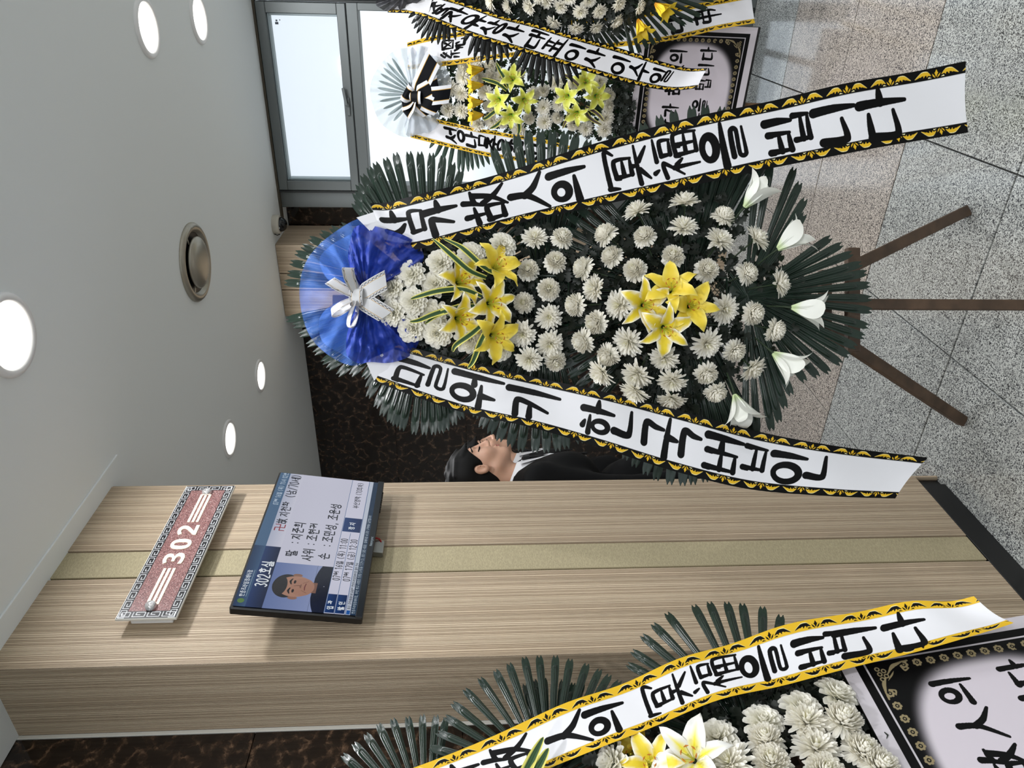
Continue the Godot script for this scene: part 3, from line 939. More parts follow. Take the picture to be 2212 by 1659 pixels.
func build_screen():
	var n := Vector3(cos(0.15), -sin(0.15), 0)
	var p := plane(Vector3(-1.385, 2.03, -1.6), n)
	var tl := on(p, 495, 1314)
	var tr := on(p, 602, 1020)
	var br := on(p, 829, 1039)
	var bl := on(p, 785, 1333)
	var w := (tl.distance_to(tr) + bl.distance_to(br)) / 2
	var h := (tl.distance_to(bl) + tr.distance_to(br)) / 2
	var c := (tl + tr + bl + br) / 4
	var t := thing("notice_screen", "flat notice screen showing a memorial notice, tilted down from the pillar below the room sign", "screen", Transform3D(facing(n), c))
	var body := mb(false)
	box(body, Vector3(0, 0, -0.014), Vector3(w, h, 0.024), Basis(), 0.003)
	put("housing", body, M.black, t)
	var bk := mb(false)
	box(bk, Vector3(0, 0.01, -0.032), Vector3(w * 0.72, h * 0.62, 0.014), Basis(), 0.004)
	put("back_cover", bk, M.black, t)
	var bz := mb(false)
	box(bz, Vector3(0, -h / 2 + 0.009, -0.001), Vector3(w, 0.018, 0.006), Basis(), 0.0015)
	put("lower_bezel", bz, mat(Color(0.07, 0.085, 0.1), 0.3), t)
	var br_ := mb(false)
	box(br_, Vector3(0.0, -0.02, -0.055), Vector3(0.10, 0.24, 0.034), Basis(), 0.003)
	box(br_, Vector3(0.03, -h / 2 - 0.012, -0.05), Vector3(0.05, 0.03, 0.02), Basis(), 0.002)
	put("wall_bracket", br_, M.steel, t)
	var cb := mb()
	tube(cb, spline([Vector3(0.05, -h / 2 + 0.01, -0.03), Vector3(0.055, -h / 2 - 0.012, -0.038), Vector3(0.03, -h / 2 - 0.022, -0.05), Vector3(0.02, -h / 2 - 0.026, -0.066)], 10), 0.0028)
	put("cable", cb, M.cable_red, t)
	for k in 9:
		var s := mb(false)
		box(s, Vector3(w / 2 - 0.04 - 0.011 * k, -h / 2 - 0.001, -0.012), Vector3(0.006, 0.003, 0.006), Basis(), 0.001)
		put("button", s, M.black, t)
	var font := SystemFont.new()
	font.font_names = PackedStringArray(["Droid Sans"])
	var tm := TextMesh.new()
	tm.text = "Neosync"
	tm.font = font
	tm.font_size = 24
	tm.pixel_size = 0.00042
	tm.depth = 0.0006
	put("brand_letters", tm, mat(Color(0.55, 0.6, 0.63), 0.5), t, Transform3D(Basis(), Vector3(0.0, -h / 2 + 0.009, 0.0025)))
	var W := 1400
	var sw := w - 0.012
	var sh := h - 0.024
	var H := int(W * sh / sw)
	var scr := mat(Color(0.02, 0.02, 0.02), 0.18)
	scr.emission_enabled = true
	scr.emission = Color.BLACK
	scr.emission_texture = ImageTexture.create_from_image(screen_image(W, H))
	scr.emission_energy_multiplier = 0.62
	scr.texture_repeat = false
	var q := mb(false)
	quad(q, Vector3(-sw / 2, h / 2 - 0.006, 0.0), Vector3(sw / 2, h / 2 - 0.006, 0.0), Vector3(sw / 2, h / 2 - 0.006 - sh, 0.0), Vector3(-sw / 2, h / 2 - 0.006 - sh, 0.0))
	put("display", q, scr, t)

func blend_rows(im: Image, r: Rect2i, a: Color, b: Color):
	for y in r.size.y: im.fill_rect(Rect2i(r.position.x, r.position.y + y, r.size.x, 1), a.lerp(b, float(y) / r.size.y))

func ellipse(im: Image, c: Vector2, rx: float, ry: float, col: Color):
	for y in range(int(c.y - ry), int(c.y + ry) + 1):
		var k := 1.0 - pow((y - c.y) / ry, 2)
		if k > 0: im.fill_rect(Rect2i(int(c.x - rx * sqrt(k)), y, maxi(int(2 * rx * sqrt(k)), 1), 1), col)

func screen_image(W: int, H: int) -> Image:
	var im := Image.create(W, H, false, Image.FORMAT_RGB8)
	var ink := Color(0.06, 0.07, 0.12)
	var navy := Color(0.07, 0.16, 0.33)
	var line := Color(0.24, 0.38, 0.55)
	var white := Color(0.93, 0.95, 0.97)
	im.fill(Color(0.80, 0.80, 0.87))
	blend_rows(im, Rect2i(0, 0, W, int(H * 0.1)), Color(0.10, 0.20, 0.34), Color(0.22, 0.34, 0.48))
	im.fill_rect(Rect2i(int(W * 0.4), 0, int(W * 0.6), int(H * 0.1)), Color(0.28, 0.40, 0.53))
	ellipse(im, Vector2(W * 0.035, H * 0.05), W * 0.014, H * 0.028, Color(0.35, 0.5, 0.25))
	words_across(im, "한중프라임장례식장", W * 0.06, H * 0.022, H * 0.042, 1.6, white)
	im.fill_rect(Rect2i(int(W * 0.06), int(H * 0.078), int(W * 0.17), 3), Color(0.6, 0.68, 0.75))
	words_across(im, "07월 16일 (목) 11시 02분", W * 0.72, H * 0.03, H * 0.05, 1.8, Color(0.80, 0.86, 0.92))
	# title row
	blend_rows(im, Rect2i(0, int(H * 0.1), int(W * 0.40), int(H * 0.135)), Color(0.10, 0.21, 0.41), Color(0.05, 0.11, 0.24))
	words_across(im, "302호실", W * 0.13, H * 0.118, H * 0.1, 4.5, white)
	blend_rows(im, Rect2i(int(W * 0.40), int(H * 0.1), int(W * 0.60), int(H * 0.135)), Color(0.70, 0.72, 0.80), Color(0.82, 0.82, 0.88))
	letter(im, "卍", Vector2(W * 0.52, H * 0.122), Vector2(H * 0.085, 0), Vector2(0, H * 0.09), 3.6, Color(0.55, 0.12, 0.15), false)
	words_across(im, "故 지천환  (남/70세)", W * 0.575, H * 0.12, H * 0.092, 3.6, ink)
	# portrait: grey-haired man in a dark jacket before a blue-grey ground
	var pr := Rect2i(0, int(H * 0.235), int(W * 0.295), int(H * 0.50))
	blend_rows(im, pr, Color(0.40, 0.47, 0.66), Color(0.60, 0.64, 0.78))
	var cx := pr.size.x * 0.5
	var y0 := float(pr.position.y)
	for y in range(int(H * 0.60), pr.end.y):
		var hw := minf(pr.size.x * (0.16 + 0.62 * sqrt((y - H * 0.60) / (H * 0.135))), pr.size.x * 0.5)
		im.fill_rect(Rect2i(int(cx - hw), y, int(2 * hw), 1), Color(0.06, 0.08, 0.16))
	im.fill_rect(Rect2i(int(cx - 46), int(H * 0.55), 92, int(H * 0.085)), Color(0.50, 0.36, 0.30))
	ellipse(im, Vector2(cx, H * 0.375), 104, H * 0.115, Color(0.16, 0.15, 0.16))
	ellipse(im, Vector2(cx - 100, H * 0.45), 15, H * 0.04, Color(0.58, 0.42, 0.35))
	ellipse(im, Vector2(cx + 100, H * 0.45), 15, H * 0.04, Color(0.55, 0.40, 0.33))
	ellipse(im, Vector2(cx, H * 0.452), 92, H * 0.152, Color(0.68, 0.51, 0.43))
	ellipse(im, Vector2(cx, H * 0.512), 78, H * 0.10, Color(0.66, 0.49, 0.41))
	ellipse(im, Vector2(cx, H * 0.328), 84, H * 0.055, Color(0.18, 0.17, 0.18))
	for s in [-1.0, 1.0]:
		stroke(im, [Vector2(cx + s * 18, H * 0.412), Vector2(cx + s * 42, H * 0.402), Vector2(cx + s * 66, H * 0.415)], [4.0, 7.0, 3.0], Color(0.10, 0.08, 0.08))
		ellipse(im, Vector2(cx + s * 40, H * 0.440), 16, H * 0.010, Color(0.14, 0.10, 0.09))
		stroke(im, [Vector2(cx + s * 32, H * 0.51), Vector2(cx + s * 52, H * 0.555)], [2.0, 2.0], Color(0.52, 0.37, 0.30))
	stroke(im, [Vector2(cx + 4, H * 0.44), Vector2(cx + 10, H * 0.485), Vector2(cx - 10, H * 0.497), Vector2(cx + 18, H * 0.497)], [2.0, 4.0, 3.0, 4.0], Color(0.50, 0.35, 0.29))
	stroke(im, [Vector2(cx - 28, H * 0.535), Vector2(cx, H * 0.531), Vector2(cx + 30, H * 0.537)], [3.0, 4.0, 3.0], Color(0.45, 0.24, 0.22))
	stroke(im, [Vector2(cx - 24, H * 0.65), Vector2(cx - 4, H * 0.66)], [4.0, 4.0], Color(0.02, 0.03, 0.07))
	ellipse(im, Vector2(cx + 20, H * 0.69), 3, 4, Color(0.7, 0.7, 0.75))
	# family rows
	var rows := [["딸", "지준희"], ["사위", "조현권"], ["손", "조민성, 조윤성"]]
	for i in 3:
		var y := H * (0.29 + 0.145 * i)
		if rows[i][0].length() == 1: words_across(im, rows[i][0], W * 0.345, y, H * 0.1, 4.2, ink)
		else: words_across(im, rows[i][0], W * 0.325, y, H * 0.1, 4.2, ink)
		words_across(im, ":", W * 0.435, y, H * 0.1, 4.4, ink)
		words_across(im, rows[i][1], W * 0.47, y, H * 0.1, 4.2, ink)
	# lower table
	var ty := int(H * 0.735)
	im.fill_rect(Rect2i(0, ty, W, int(H * 0.175)), Color(0.83, 0.83, 0.90))
	for k in [0.0, 0.5]:
		im.fill_rect(Rect2i(0, ty + int(H * 0.175 * k), int(W * 0.55) if k > 0 else W, 3), line)
	im.fill_rect(Rect2i(0, ty + int(H * 0.175), W, 4), line)
	blend_rows(im, Rect2i(6, ty + 5, int(W * 0.115), int(H * 0.078)), Color(0.10, 0.24, 0.46), Color(0.06, 0.16, 0.34))
	blend_rows(im, Rect2i(6, ty + int(H * 0.092), int(W * 0.115), int(H * 0.078)), Color(0.10, 0.24, 0.46), Color(0.06, 0.16, 0.34))
	words_across(im, "입 관", W * 0.025, ty + H * 0.018, H * 0.052, 2.6, white)
	words_across(im, "발 인", W * 0.025, ty + H * 0.108, H * 0.052, 2.6, white)
	words_across(im, "07월 16일 (목) 11:00", W * 0.21, ty + H * 0.014, H * 0.062, 2.6, ink)
	words_across(im, "07월 17일 (금) 12:30", W * 0.21, ty + H * 0.104, H * 0.062, 2.6, ink)
	blend_rows(im, Rect2i(int(W * 0.56), ty + 5, int(W * 0.11), int(H * 0.168)), Color(0.10, 0.24, 0.46), Color(0.06, 0.16, 0.34))
	words_across(im, "장 지", W * 0.58, ty + H * 0.06, H * 0.055, 2.6, white)
	words_across(im, "부산영락 (10회차)", W * 0.755, ty + H * 0.06, H * 0.058, 2.2, ink)
	# running notice lines
	im.fill_rect(Rect2i(0, int(H * 0.918), W, int(H * 0.036)), Color(0.76, 0.79, 0.85))
	im.fill_rect(Rect2i(4, int(H * 0.92), 34, int(H * 0.03)), Color(0.12, 0.35, 0.65))
	words_across(im, "최근 조의에세지에 동봉된 한중프라임장례식장 절차 안내", W * 0.035, H * 0.922, H * 0.026, 1.0, ink)
	im.fill_rect(Rect2i(0, int(H * 0.954), W, H), Color(0.14, 0.22, 0.32))
	words_across(im, "한중프라임장례식장, 부산 북구 시랑로 1590 (구포동 1179-2), 051-305-4000  장례식장 내 모든 구역에서 금연합니다", W * 0.01, H * 0.962, H * 0.028, 1.0, Color(0.75, 0.8, 0.85))
	return im

# ------------------------------------------------------------------ flowers and leaves
var mesh_store := {}

func chrys_mesh(kind: String, seed_: int) -> ArrayMesh:
	var key := kind + str(seed_)
	if mesh_store.has(key): return mesh_store[key]
	var r := RandomNumberGenerator.new()
	r.seed = seed_ * 31 + 5
	var st := mb()
	var n: int = {"pompon": 215, "spray": 105, "broad": 66}[kind]
	for i in n:
		var t := sqrt((i + 0.5) / n)
		var az := i * 2.39996 + r.randf_range(-0.15, 0.15)
		var th: float
		var bend: float
		var length: float
		var wd: float
		match kind:
			"pompon":
				th = lerpf(0.12, 1.95, t) + r.randf_range(-0.08, 0.08)
				bend = lerpf(-0.6, -1.05, t) if t < 0.88 else r.randf_range(-0.2, 0.25)
				length = lerpf(0.52, 0.78, t) * r.randf_range(0.92, 1.1)
				wd = lerpf(0.062, 0.098, t)
			"spray":
				th = lerpf(0.08, 1.45, t) + r.randf_range(-0.14, 0.14)
				bend = lerpf(-0.35, 0.15, t) + r.randf_range(-0.25, 0.25)
				length = lerpf(0.55, 1.02, t) * r.randf_range(0.85, 1.1)
				wd = lerpf(0.065, 0.105, t)
			_:
				th = lerpf(0.10, 1.42, t) + r.randf_range(-0.08, 0.08)
				bend = lerpf(-0.55, 0.18, t)
				length = lerpf(0.42, 0.98, t) * r.randf_range(0.93, 1.06)
				wd = lerpf(0.10, 0.20, t)
		var rad := Vector3(cos(az), sin(az), 0)
		var side := Vector3(-sin(az), cos(az), 0).rotated(Vector3.BACK, r.randf_range(-0.1, 0.1))
		var p := rad * 0.10 * sin(th) + Vector3(0, 0, 0.34 + 0.12 * cos(th) - 0.10 * t)
		if kind == "broad": p.z -= 0.1
		var inner := Color(0.92, 0.91, 0.62) if t < 0.3 else Color(0.96, 0.945, 0.86)
		var outer := Color(0.985, 0.965, 0.905)
		if kind == "broad": inner = Color(0.92, 0.925, 0.82)
		var rows := []
		var cols := []
		var prof := [0.45, 0.9, 1.0, 0.86, 0.3] if kind != "broad" else [0.4, 0.85, 1.08, 0.98, 0.36]
		for k in 5:
			var s: float = [0.0, 0.34, 0.68, 0.9, 1.0][k]
			var a := th + bend * s * s
			if k > 0: p += (rad * sin(a) + Vector3(0, 0, cos(a))) * length * (s - [0.0, 0.0, 0.34, 0.68, 0.9][k])
			var nrm := rad * -cos(a) + Vector3(0, 0, sin(a))
			var w: float = wd * prof[k]
			var cup := w * 0.55
			rows.append(PackedVector3Array([p - side * w + nrm * cup, p, p + side * w + nrm * cup]))
			var c := inner.lerp(outer, s)
			cols.append([c, c, c])
		grid(st, rows, cols)
	st.generate_normals()
	var m := st.commit()
	mesh_store[key] = m
	return m

func calyx_mesh(stem: float) -> ArrayMesh:
	var key := "calyx%.2f" % stem
	if mesh_store.has(key): return mesh_store[key]
	var st := mb()
	lathe(st, [Vector2(0.0001, 0.06), Vector2(0.22, 0.10), Vector2(0.30, 0.22), Vector2(0.24, 0.30), Vector2(0.1, 0.34)], 10, Basis(Vector3.RIGHT, PI / 2))
	tube(st, [Vector3(0, 0, 0.1), Vector3(0.02, 0.03, -stem * 0.5), Vector3(0, 0.05, -stem)], 0.055, 6)
	st.generate_normals()
	mesh_store[key] = st.commit()
	return mesh_store[key]

func unique(label: String) -> String:
	if not labels.has(label):
		labels[label] = 1
		return label
	push_warning("label twice: " + label)
	print("label twice: ", label)
	return label

func chrysanthemum(at: Vector3, look: Vector3, r: float, kind: String, label: String, group: String, stem := 1.2):
	var b := facing(look, Vector3(0.1, 1, 0.15)).rotated(look.normalized(), rng.randf() * TAU)
	b = b.scaled(Vector3.ONE * r * rng.randf_range(0.96, 1.05))
	var t := thing("chrysanthemum", unique(label), "flower", Transform3D(b, at), group)
	var pt := put("petals", chrys_mesh(kind, rng.randi_range(1, 3)), M.petal, t)
	pt.set_meta("kind", "stuff")
	put("calyx", calyx_mesh(stem), M.stem, t)

# lily petal along +X, flower axis +Z, unit length
func lily_petal(style: String, inner: bool) -> ArrayMesh:
	var key := "petal" + style + str(inner)
	if mesh_store.has(key): return mesh_store[key]
	var st := mb()
	var rows := []
	var cols := []
	var wmax := (0.275 if inner else 0.20) * (1.0 if style != "gold" else 0.78)
	for i in 13:
		var s := i / 12.0
		var rr := 0.05 + 0.92 * pow(s, 1.35)
		var z := 1.0 * s - 0.62 * pow(s, 3.0)
		if style == "trumpet" or style == "gold":
			rr = 0.05 + 0.30 * s + 0.36 * pow(s, 4.0)
			z = 1.12 * s - 0.14 * pow(s, 6.0)
		if not inner: z -= 0.02
		var hw := wmax * pow(sin(PI * (0.05 + 0.95 * pow(s, 0.85))), 0.75) if s < 1.0 else 0.006
		if style == "gold": rr = 0.05 + 0.24 * s + 0.30 * pow(s, 5.0)
		if style == "trumpet" or style == "gold": hw = wmax * 1.12 * pow(maxf(sin(PI * (0.03 + 0.97 * pow(s, 1.25))), 0.0), 0.62)
		hw = maxf(hw, 0.006)
		var row := PackedVector3Array()
		var cr := []
		for j in 7:
			var v := (j - 3) / 3.0
			var wav := sin(s * 17.0 + (1.3 if v > 0 else 0.2)) * 0.05 * pow(absf(v), 2.0) * s if style != "trumpet" else 0.0
			var cup := 0.22 * hw * v * v * (1.0 - s * 0.9)
			var rad := Vector3(rr, v * hw, z + wav + cup - 0.02 * (1.0 - absf(v)) * sin(PI * s))
			row.append(rad)
			var c: Color
			var edge := smoothstep(0.52, 0.9, absf(v) + 0.06 * sin(s * 23.0)) + smoothstep(0.84, 1.0, s) * 0.8
			var heart := 1.0 - smoothstep(0.06, 0.30, s)
			match style:
				"rim": c = Color(0.86, 0.66, 0.035).lerp(Color(0.93, 0.92, 0.84), clampf(edge, 0, 1)).lerp(Color(0.35, 0.50, 0.05), heart * 0.7)
				"plain": c = Color(0.83, 0.62, 0.04).lerp(Color(0.86, 0.72, 0.16), clampf(edge, 0, 1)).lerp(Color(0.38, 0.50, 0.05), heart * 0.6)
				"lime": c = Color(0.66, 0.68, 0.08).lerp(Color(0.80, 0.82, 0.30), clampf(edge, 0, 1)).lerp(Color(0.22, 0.52, 0.05), heart)
				"whitegold": c = Color(0.86, 0.85, 0.80).lerp(Color(0.85, 0.74, 0.03), clampf((1.0 - smoothstep(0.1, 0.55, absf(v) * 0.7 + absf(s - 0.35))), 0, 1))
				"gold": c = Color(0.83, 0.60, 0.03).lerp(Color(0.80, 0.36, 0.03), heart)
				_: c = Color(0.85, 0.86, 0.80).lerp(Color(0.52, 0.66, 0.28), heart * 0.8)
			cr.append(c)
		rows.append(row)
		cols.append(cr)
	grid(st, rows, cols)
	st.generate_normals()
	mesh_store[key] = st.commit()
	return mesh_store[key]

func lily(at: Vector3, look: Vector3, size: float, style: String, label: String, group := "", spin := -1.0):
	var b := facing(look, Vector3(0.1, 1, 0.1)).rotated(look.normalized(), rng.randf() * TAU if spin < 0 else spin).scaled(Vector3.ONE * size)
	var t := thing("lily", unique(label), "flower", Transform3D(b, at), group)
	for k in 6:
		put("petal", lily_petal(style, k % 2 == 0), M.lily, t, Transform3D(Basis(Vector3.BACK, TAU * k / 6 + rng.randf_range(-0.07, 0.07)) * Basis(Vector3.UP, rng.randf_range(-0.12, 0.10)), Vector3.ZERO))
	if not mesh_store.has("stamens"):
		var st := mb()
		var an := mb()
		for k in 6:
			var a := TAU * (k + 0.5) / 6
			var d := Vector3(cos(a), sin(a), 0)
			tube(st, [Vector3(0, 0, 0.03), d * 0.06 + Vector3(0, 0, 0.3), d * 0.17 + Vector3(0, 0, 0.58)], [0.011, 0.009, 0.007], 5)
			var side := Vector3(-sin(a), cos(a), 0)
			tube(an, [d * 0.17 + side * -0.06 + Vector3(0, 0, 0.58), d * 0.175 + Vector3(0, 0, 0.60), d * 0.17 + side * 0.06 + Vector3(0, 0, 0.58)], [0.006, 0.022, 0.006], 6)
		tube(st, [Vector3(0, 0, 0.02), Vector3(0.01, 0, 0.4), Vector3(0.03, 0.01, 0.68)], [0.016, 0.014, 0.022], 6)
		st.generate_normals()
		an.generate_normals()
		mesh_store.stamens = st.commit()
		mesh_store.anthers = an.commit()
		var sm := mb()
		tube(sm, [Vector3(0, 0, 0.05), Vector3(0.02, 0.01, -0.3), Vector3(0.03, 0.05, -0.75)], [0.05, 0.03, 0.028], 7)
		sm.generate_normals()
		mesh_store.lily_stem = sm.commit()
	var deep := style == "trumpet" or style == "gold"
	put("stamens", mesh_store.stamens, M.filament, t, Transform3D(Basis.from_scale(Vector3(0.9, 0.9, 1.0)), Vector3.ZERO))
	if not deep: put("anthers", mesh_store.anthers, M.anther, t)
	put("stem", mesh_store.lily_stem, M.stem, t)

# green strap leaf with yellow margins along a spline of points
func strap_leaf(pts: Array, w: float, nrm: Vector3, label: String, group: String, purple := false):
	var p := spline(pts, 14)
	var o: Vector3 = p[0]
	var st := mb()
	var rows := []
	var cols := []
	for i in p.size():
		var s := float(i) / (p.size() - 1)
		var tg: Vector3 = (p[mini(i + 1, p.size() - 1)] - p[maxi(i - 1, 0)]).normalized()
		var sd := tg.cross(nrm).normalized()
		var nn := sd.cross(tg)
		var hw := w * (0.45 + 0.55 * sin(PI * minf(s * 1.25, 1.0) * 0.5)) * pow(1.0 - s, 0.55) * 1.25 if s < 1 else 0.0006
		var row := PackedVector3Array()
		var cr := []
		for j in 9:
			var v := (j - 4) / 4.0
			row.append(p[i] - o + sd * v * hw + nn * (absf(v) * hw * 0.35))
			var c := Color(0.018, 0.05, 0.02) if absf(v) < 0.7 else Color(0.66, 0.62, 0.15)
			if absf(v) < 0.55 and (j == 3 or j == 5): c = Color(0.05, 0.10, 0.04)
			if purple and absf(v) < 0.55: c = Color(0.10, 0.075, 0.075)
			cr.append(c)
		rows.append(row)
		cols.append(cr)
	grid(st, rows, cols)
	var t := put("strap_leaf", st, M.strap, self, Transform3D(Basis(), o))
	tag(t, unique(label), "leaf", group)

# moulded plastic palm leaf: flat rim, raised oval ring, slit; +Y along, length 0.36
const LEAF := 0.36
func palm_leaf_mesh(notched: bool) -> ArrayMesh:
	var key := "palm" + str(notched)
	if mesh_store.has(key): return mesh_store[key]
	var st := mb()
	var fr := [-1.0, -0.72, -0.62, -0.44, -0.24, -0.09, 0.0, 0.09, 0.24, 0.44, 0.62, 0.72, 1.0]
	var hz := [0.0, 0.0002, 0.0022, 0.0038, 0.0046, 0.0043, 0.0008, 0.0043, 0.0046, 0.0038, 0.0022, 0.0002, 0.0]
	var ss := [0.0, 0.15, 0.32, 0.5, 0.66, 0.76, 0.82, 0.855, 0.875, 0.892, 0.905, 0.94]
	var rows := []
	for i in ss.size() + 1:
		var row := PackedVector3Array()
		var tip := i == ss.size()
		var s: float = 1.0 if tip else ss[i]
		var hw := lerpf(0.0032, 0.0114, pow(minf(s / 0.86, 1.0), 1.15))
		if not notched: hw = lerpf(0.004, 0.0150, smoothstep(0.0, 0.7, s))
		if s > 0.86: hw = lerpf(0.0114, 0.0098, pow((s - 0.86) / 0.14, 2.0))
		if not notched and s > 0.7: hw = 0.0150 * sqrt(maxf(1.0 - pow((s - 0.7) / 0.305, 2.0), 0.0))
		for j in fr.size():
			var f: float = fr[j]
			var a := absf(f)
			var squeeze := 1.0
			if a < 0.9 and s > 0.82: squeeze = lerpf(1.0, 0.42, pow(clampf((s - 0.80) / 0.105, 0.0, 1.0), 2.0))
			var z: float = hz[j] * (1.0 - smoothstep(0.872, 0.905, s))
			if j == 6 and s > 0.84: z = 0.0022 * (1.0 - smoothstep(0.872, 0.905, s))
			var y := s * LEAF
			if tip and notched:
				var k := [[0.0, 0.972], [0.24, 0.982], [0.42, 0.998], [0.6, 1.0], [0.74, 0.985], [1.0, 0.966]]
				for q in k.size() - 1:
					if a >= k[q][0] and a <= k[q + 1][0]: y = LEAF * lerpf(k[q][1], k[q + 1][1], (a - k[q][0]) / (k[q + 1][0] - k[q][0]))
			if s >= 0.92: squeeze = 1.0
			row.append(Vector3(f * hw * (squeeze if a < 0.9 else 1.0), y, z - 0.012 * s * s))
		rows.append(row)
	grid(st, rows)
	# underside, so that the leaf has a thickness
	var back := []
	for row in rows:
		var q := PackedVector3Array()
		for j in row.size(): q.append(row[row.size() - 1 - j] + Vector3(0, 0, -0.0012))
		back.append(q)
	grid(st, back)
	st.generate_normals()
	mesh_store[key] = st.commit()
	return mesh_store[key]

# one fan of leaves: hub, and leaves whose tips are given in photograph points on the wreath's plane
func leaf_fan(parent: Node3D, p: Plane2, centre: Vector2, tips: Array, off: float, m: Material, scale := 1.0, notched := true, back := 0.0):
	var inv := parent.transform.affine_inverse()
	var c := on(p, centre.x, centre.y, off)
	var st := mb()
	lathe(st, [Vector2(0.0001, 0.006), Vector2(0.035, 0.006), Vector2(0.05, 0.003), Vector2(0.052, 0.0), Vector2(0.0001, -0.004)], 24, Basis(Vector3.RIGHT, PI / 2))
	var hub := put("leaf_fan", st, m, parent, inv * Transform3D(facing(p.n).scaled(Vector3.ONE * scale), c))
	var hi := (parent.transform * hub.transform).affine_inverse()
	for q in tips:
		var tip := on(p, q.x, q.y, off - back)
		var d := tip - c
		var y := d.normalized()
		var length := LEAF * scale
		var z := (p.n - y * p.n.dot(y)).normalized()
		z = z.rotated(y, rng.randf_range(-0.16, 0.16))
		y = y.rotated(y.cross(z).normalized(), rng.randf_range(-0.04, 0.02))
		z = (z - y * z.dot(y)).normalized()
		var b := Basis(y.cross(z), y, z).scaled(Vector3.ONE * scale)
		put("leaf", palm_leaf_mesh(notched), m, hub, hi * Transform3D(b, tip - y * length))

# tips on a ring in photograph points, from angle a to b in degrees (0 = +x, 90 = +y of the photograph)
func ring(c: Vector2, r: float, a: float, b: float, n: int, squash := 1.0) -> Array:
	var out := []
	for k in n:
		var t := deg_to_rad(lerpf(a, b, float(k) / maxi(n - 1, 1)))
		out.append(c + Vector2(cos(t), sin(t) * squash) * r * rng.randf_range(0.985, 1.012))
	return out

func px(list: String) -> Array:
	var out := []
	for s in list.split(" ", false):
		var q: PackedStringArray = s.split(",")
		out.append(Vector2(float(q[0]), float(q[1])))
	return out

# small lobed leaves, scattered: one mesh of many, kind "stuff"
func foliage(parent: Node3D, p: Plane2, spots: Array, per: int, spread: float, lo: float, hi: float, size: float, m: Material):
	if not mesh_store.has("lobed"):
		var st := mb()
		var out := [Vector2(0, 0), Vector2(0.08, 0.15), Vector2(0.34, 0.22), Vector2(0.16, 0.36), Vector2(0.42, 0.52), Vector2(0.18, 0.62), Vector2(0.26, 0.82), Vector2(0, 1.0)]
		for k in out.size() - 1:
			for s in [-1.0, 1.0]:
				var a := Vector3(out[k].x * s, out[k].y, absf(out[k].x) * 0.3)
				var b := Vector3(out[k + 1].x * s, out[k + 1].y, absf(out[k + 1].x) * 0.3)
				var ca := Vector3(0, out[k].y, 0)
				var cb := Vector3(0, out[k + 1].y, 0)
				if s > 0: quad(st, cb, b, a, ca)
				else: quad(st, ca, a, b, cb)
		st.generate_normals()
		mesh_store.lobed = st.commit()
	var inv := parent.transform.affine_inverse()
	var mm := MultiMesh.new()
	mm.transform_format = MultiMesh.TRANSFORM_3D
	mm.mesh = mesh_store.lobed
	mm.instance_count = spots.size() * per
	var i := 0
	for s in spots:
		for k in per:
			var a := rng.randf() * TAU
			var d := spread * sqrt(rng.randf())
			var at := on(p, s.x + cos(a) * d, s.y + sin(a) * d, rng.randf_range(lo, hi))
			var b := facing(p.n).rotated(p.n, rng.randf() * TAU)
			b = Basis(Vector3(rng.randf_range(-1, 1), rng.randf_range(-1, 1), rng.randf_range(-1, 1)).normalized(), rng.randf_range(0.2, 1.1)) * b
			mm.set_instance_transform(i, inv * Transform3D(b.scaled(Vector3.ONE * size * rng.randf_range(0.6, 1.2)), at))
			i += 1
	var o := MultiMeshInstance3D.new()
	o.name = numbered("foliage", parent)
	o.multimesh = mm
	o.material_override = m
	o.set_meta("kind", "stuff")
	parent.add_child(o, true)

# ------------------------------------------------------------------ sashes: stations "leftx,lefty,rightx,righty,offset", letters "char,from x,to x" in photograph points
func sash(p: Plane2, stations: Array, text: Array, golden: bool, band: float, label: String, called := "ribbon_banner", margin := 0.18, half := 0.058, repeats := 14.0, pix := 2048, back := 0.42):
	var ls := []
	var rs := []
	var x0 := 0.0
	var xs := []
	for s in stations:
		ls.append(on(p, s[0], s[1], s[4]))
		rs.append(on(p, s[2], s[3], s[4]))
		xs.append((s[0] + s[2]) / 2.0)
	var n := 56
	var lp := spline(ls, n)
	var rp := spline(rs, n)
	var total := 0.0
	var wsum := 0.0
	var us := [0.0]
	for i in n:
		total += ((lp[i] + rp[i]) / 2).distance_to((lp[i + 1] + rp[i + 1]) / 2)
		us.append(total)
		wsum += lp[i].distance_to(rp[i])
	# photograph x -> u along the sash
	var u_of := func(x: float) -> float:
		for k in xs.size() - 1:
			if x <= xs[k + 1] or k == xs.size() - 2:
				var f: float = (x - xs[k]) / (xs[k + 1] - xs[k])
				var g: float = (k + f) / (xs.size() - 1) * n
				var i := clampi(int(g), 0, n - 1)
				return lerpf(us[i], us[i + 1], g - i) / total
		return 0.0
	var gl := []
	for t in text:
		gl.append([t[0], u_of.call(t[1]), u_of.call(t[2]), t[3] if t.size() > 3 else margin, t[4] if t.size() > 4 else 1.0 - margin, half])
	var across := int(clampf(pix * (wsum / n) / total, 96, 400))
	var tex := sash_image(pix, across, golden, band, gl, pix / repeats)
	var st := mb()
	var rows := []
	var uvs := []
	var o: Vector3 = (lp[0] + rp[0]) / 2
	for i in n + 1:
		var row := PackedVector3Array()
		var uv := []
		for j in 9:
			var v := j / 8.0
			row.append(lp[i].lerp(rp[i], v) - o + p.n * (0.004 * sin(i * 0.55 + v * 2.0) * (0.3 + v) - 0.008 * sin(PI * v)))
			uv.append(Vector2(us[i] / total, v))
		rows.append(row)
		uvs.append(uv)
	grid(st, rows, null, uvs)
	var t := put(called, st, printed(tex, 0.36, back), self, Transform3D(Basis(), o))
	tag(t, unique(label), "ribbon banner")
	return t

